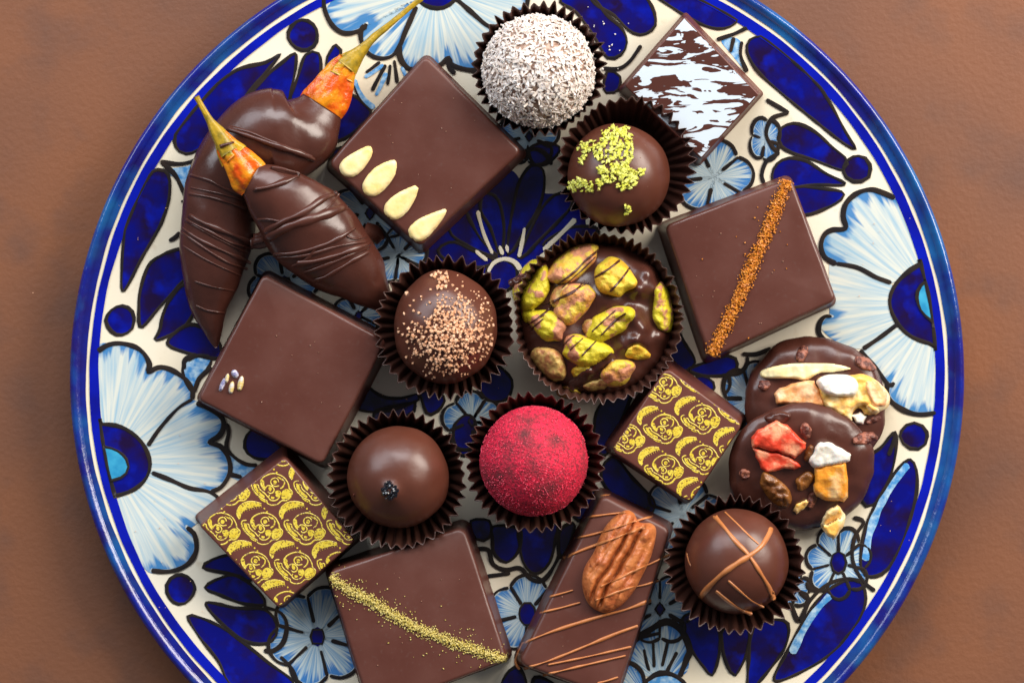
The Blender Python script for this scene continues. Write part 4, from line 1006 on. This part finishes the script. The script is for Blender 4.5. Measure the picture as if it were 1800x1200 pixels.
# ------------------------------------------------------------------ chocolate dipped chillies
def tube(mb, sp, flat=.78, nphi=40, step=5, lump=2.0, seed=0, mi=0, wr=0, zfun=None):
    """sp: (x, y, r, z_centre) in picture units"""
    pts = [np.array(p, float) for p in sp]; n = len(pts); c = []
    for i in range(n - 1):
        p = [pts[min(max(i + j, 0), n - 1)] for j in (-1, 0, 1, 2)]; k = max(2, int(np.linalg.norm((p[2] - p[1])[:2]) / step))
        for j in range(k):
            t = j / k; c.append(.5 * ((2 * p[1]) + (p[2] - p[0]) * t + (2 * p[0] - 5 * p[1] + 4 * p[2] - p[3]) * t * t + (3 * p[1] - p[0] - 3 * p[2] + p[3]) * t ** 3))
    c.append(pts[-1]); m = len(c); vs = []
    for i, q in enumerate(c):
        t = c[min(i + 1, m - 1)] - c[max(i - 1, 0)]; l = math.hypot(t[0], t[1]) or 1; nx, ny = -t[1] / l, t[0] / l
        k = 1 - q[3] / D; r = max(q[2], .4)
        for j in range(nphi):
            f = 2 * PI * j / nphi
            rr = r + min(r * .3, lump) * (noise.noise((i * .09, math.cos(f) * 1.2, math.sin(f) * 1.2 + seed)) * 1.6 + .3 * noise.noise((i * .25, math.cos(f) * 3, math.sin(f) * 3 + seed)))
            if wr: rr *= 1 + wr * math.sin(f * 5 + .08 * i + seed) * min(1, r / 10) + wr * .6 * math.sin(f * 9 + i * .1)
            x, y = q[0] + nx * rr * math.cos(f), q[1] + ny * rr * math.cos(f)
            z = q[3] + rr * flat * math.sin(f)
            if zfun: z = max(z, zfun(x, y))
            vs.append(((x - 900) * k, (600 - y) * k, z))
    fs = [(i * nphi + j, i * nphi + (j + 1) % nphi, (i + 1) * nphi + (j + 1) % nphi, (i + 1) * nphi + j) for i in range(m - 1) for j in range(nphi)]
    fs += [tuple(range(nphi)), tuple((m - 1) * nphi + j for j in reversed(range(nphi)))]
    a = Vector(vs[0]); mb.add(vs, fs, mi)
zl = lambda x, y: plate_s(x, y) + 1
def chilli(label, body, tip, stem, strings, lobes=(), zf=zl, neck=()):
    cx, cy, z = P(body[len(body) // 2][0], body[len(body) // 2][1], body[len(body) // 2][3])
    root = Root('dipped_chilli', (cx, cy, z - body[len(body) // 2][2] * .7), label, 'chilli', 'chocolate dipped dried chillies')
    mb = MB(); tube(mb, body, seed=cx, zfun=zf, nphi=56, step=4)
    mb.build('chocolate_coat', M['choc_gloss'], root); srf = [surf_of(mb.bvh())]
    for lb in lobes:
        m2 = MB(); tube(m2, lb, .7, 24, 3, 1, seed=3, zfun=zf); m2.build('chocolate_drip', M['choc_gloss'], root); srf.append(surf_of(m2.bvh()))
    m3 = MB(); tube(m3, tip, .55, 40, 3, 2.0, seed=5, wr=.075); m3.build('chilli_skin', M['pepper'], root); srf.append(surf_of(m3.bvh()))
    m6 = MB(); tube(m6, [(a, b, c_ * 1.045 + .5, d) for a, b, c_, d in neck], .56, 40, 3, 2.0, seed=5, wr=.09); m6.build('chilli_neck', M['neck'], root)
    m4 = MB(); tube(m4, stem, .8, 20, 3, 1.2, seed=8, wr=.08); m4.build('chilli_stem', M['stem'], root); srf.append(surf_of(m4.bvh()))
    def sf(x, y):
        v = [q for q in (f(x, y) for f in srf) if q is not None]; return max(v) if v else None
    for i, (pts, wd) in enumerate(strings):
        m5 = MB(); ribbon(m5, pts, wd * 1.45, sf, -.3, min(7.5, wd * .75), 0, taper=(.3, .3), sink=2, step=3, wob=.4, seed=i + cx); m5.build('chocolate_string', M['choc_gloss'], root)
    root.surf = sf
    return root
Q = lambda p: sc_(p, 300, 140, 2.4)
ca = chilli('chocolate dipped chilli underneath, curving down the left, its long yellow stem reaching the top',
    [(380, 611, 2, 62), (375, 585, 14, 66), (369, 545, 32, 74), (371, 490, 51, 84), (379, 430, 63, 90), (387, 370, 66, 92), (398, 318, 70, 94), (428, 274, 76, 96), (464, 246, 84, 102), (500, 238, 84, 104), (534, 226, 70, 102), (554, 206, 52, 98), (567, 187, 40, 95)],
    [(556, 202, 36, 92), (574, 176, 40, 96), (590, 146, 32, 100), (602, 124, 24, 104), (614, 108, 20, 108)],
    [(609, 118, 20, 106), (622, 102, 16, 110), (640, 84, 8.5, 114), (664, 60, 5.5, 118), (694, 36, 4.5, 122), (716, 18, 4.5, 124), (742, -4, 5, 126)],
    [(Q([(235,205),(320,235),(430,275),(540,310),(610,342)]), 9), (Q([(240,200),(330,222),(440,268),(600,330)]), 5), (Q([(80,402),(160,425),(240,465),(350,500)]), 5), (Q([(75,480),(180,500),(330,548)]), 4), (Q([(82,455),(200,480),(345,520)]), 3), (Q([(75,572),(150,610),(250,650),(345,690)]), 7), (Q([(60,590),(160,640),(260,690),(350,712)]), 5),
     (Q([(45,625),(130,680),(240,730),(340,775)]), 5), (Q([(40,640),(140,710),(240,770),(325,800)]), 4), (Q([(70,600),(180,662),(330,735)]), 3), (Q([(100,850),(170,872),(270,892)]), 3), (Q([(105,952),(160,975),(230,985)]), 3), (Q([(50,700),(150,760),(300,830)]), 3)],
    [], neck=[(597, 134, 25, 103), (603, 123, 22.5, 104), (614, 108, 17, 109), (624, 98, 12, 112)])
zb = lambda x, y: max(plate_s(x, y) + 1, -9)
cb = chilli('chocolate dipped chilli lying on top of the other, short stem pointing up left',
    [(443, 318, 32, 178), (460, 328, 44, 172), (486, 347, 58, 162), (508, 367, 69, 152), (531, 391, 77, 140), (556, 415, 77, 128), (581, 440, 73, 118), (606, 462, 65, 108), (630, 484, 53, 98), (650, 506, 39, 88), (668, 524, 25, 79), (684, 540, 12, 71), (692, 548, 4, 66)],
    [(450, 322, 30, 174), (438, 308, 34, 178), (424, 290, 30, 182), (408, 270, 23, 186), (396, 254, 18, 188)],
    [(405, 268, 19, 187), (392, 248, 16, 190), (380, 230, 11.5, 193), (368, 210, 6, 196), (358, 194, 4.5, 198), (350, 180, 4.2, 200), (345, 170, 5.2, 202)],
    [(Q([(315,465),(400,455),(490,425),(545,400)]), 8), (Q([(420,370),(480,385),(545,400)]), 5), (Q([(345,595),(400,590),(470,600)]), 4), (Q([(310,665),(370,660),(470,600),(560,560),(640,505),(705,478)]), 9), (Q([(320,680),(400,670),(500,620),(620,580),(740,535)]), 12),
     (Q([(620,575),(680,525),(712,480)]), 4), (Q([(625,575),(690,560),(755,540)]), 4), (Q([(430,740),(540,730),(680,685),(780,625)]), 6), (Q([(440,752),(560,745),(720,700),(850,680)]), 5), (Q([(530,780),(640,760),(780,715),(845,690)]), 9), (Q([(560,815),(640,790),(760,740),(840,700)]), 6), (Q([(600,850),(660,830),(760,770),(840,725)]), 6), (Q([(745,660),(780,672),(830,660)]), 4), (Q([(175,295),(230,275),(272,262)]), 5), (Q([(510,790),(570,760),(620,700)]), 5)],
    [[(440, 428, 8, 110), (455, 426, 12, 116), (475, 418, 14, 130), (495, 410, 12, 150)], [(640, 404, 14, 90), (658, 412, 15, 74), (670, 424, 9, 64)]], zb, neck=[(413, 275, 24, 185), (404, 264, 20.5, 187), (394, 250, 16, 189.5), (386, 238, 12.5, 191.5)])

# ------------------------------------------------------------------ stray crumbs on the plate
class _P: pass
pp = _P(); pp.surf = lambda x, y: plate_s(x, y) + 2
def stray(name, m, spots, n, rr, label):
    mb = MB()
    for i in range(n):
        x, y, sd = random.choice(spots); x += random.gauss(0, sd); y += random.gauss(0, sd); z = plate_s(x, y) + 2.2
        rr_ = random.uniform(*rr); grain(mb, P(x, y, z + rr_ * .3), rr_)
    o = mb.build(name, M[m], None, False); tag(o.o, label, 'crumbs', None, 'stuff')
stray('coconut_crumbs', 'coconut', [(880, 240, 30), (1060, 60, 30), (1080, 110, 25)], 26, (1.2, 2.6), 'fallen white coconut flecks on the plate beside the coconut truffle')
stray('cocoa_dust', 'nib', [(700, 700, 30), (880, 660, 30), (640, 380, 60), (260, 420, 90), (1480, 380, 90), (300, 950, 90), (1560, 900, 70)], 70, (.7, 1.5), 'fine tan cocoa crumbs scattered over the painted plate')
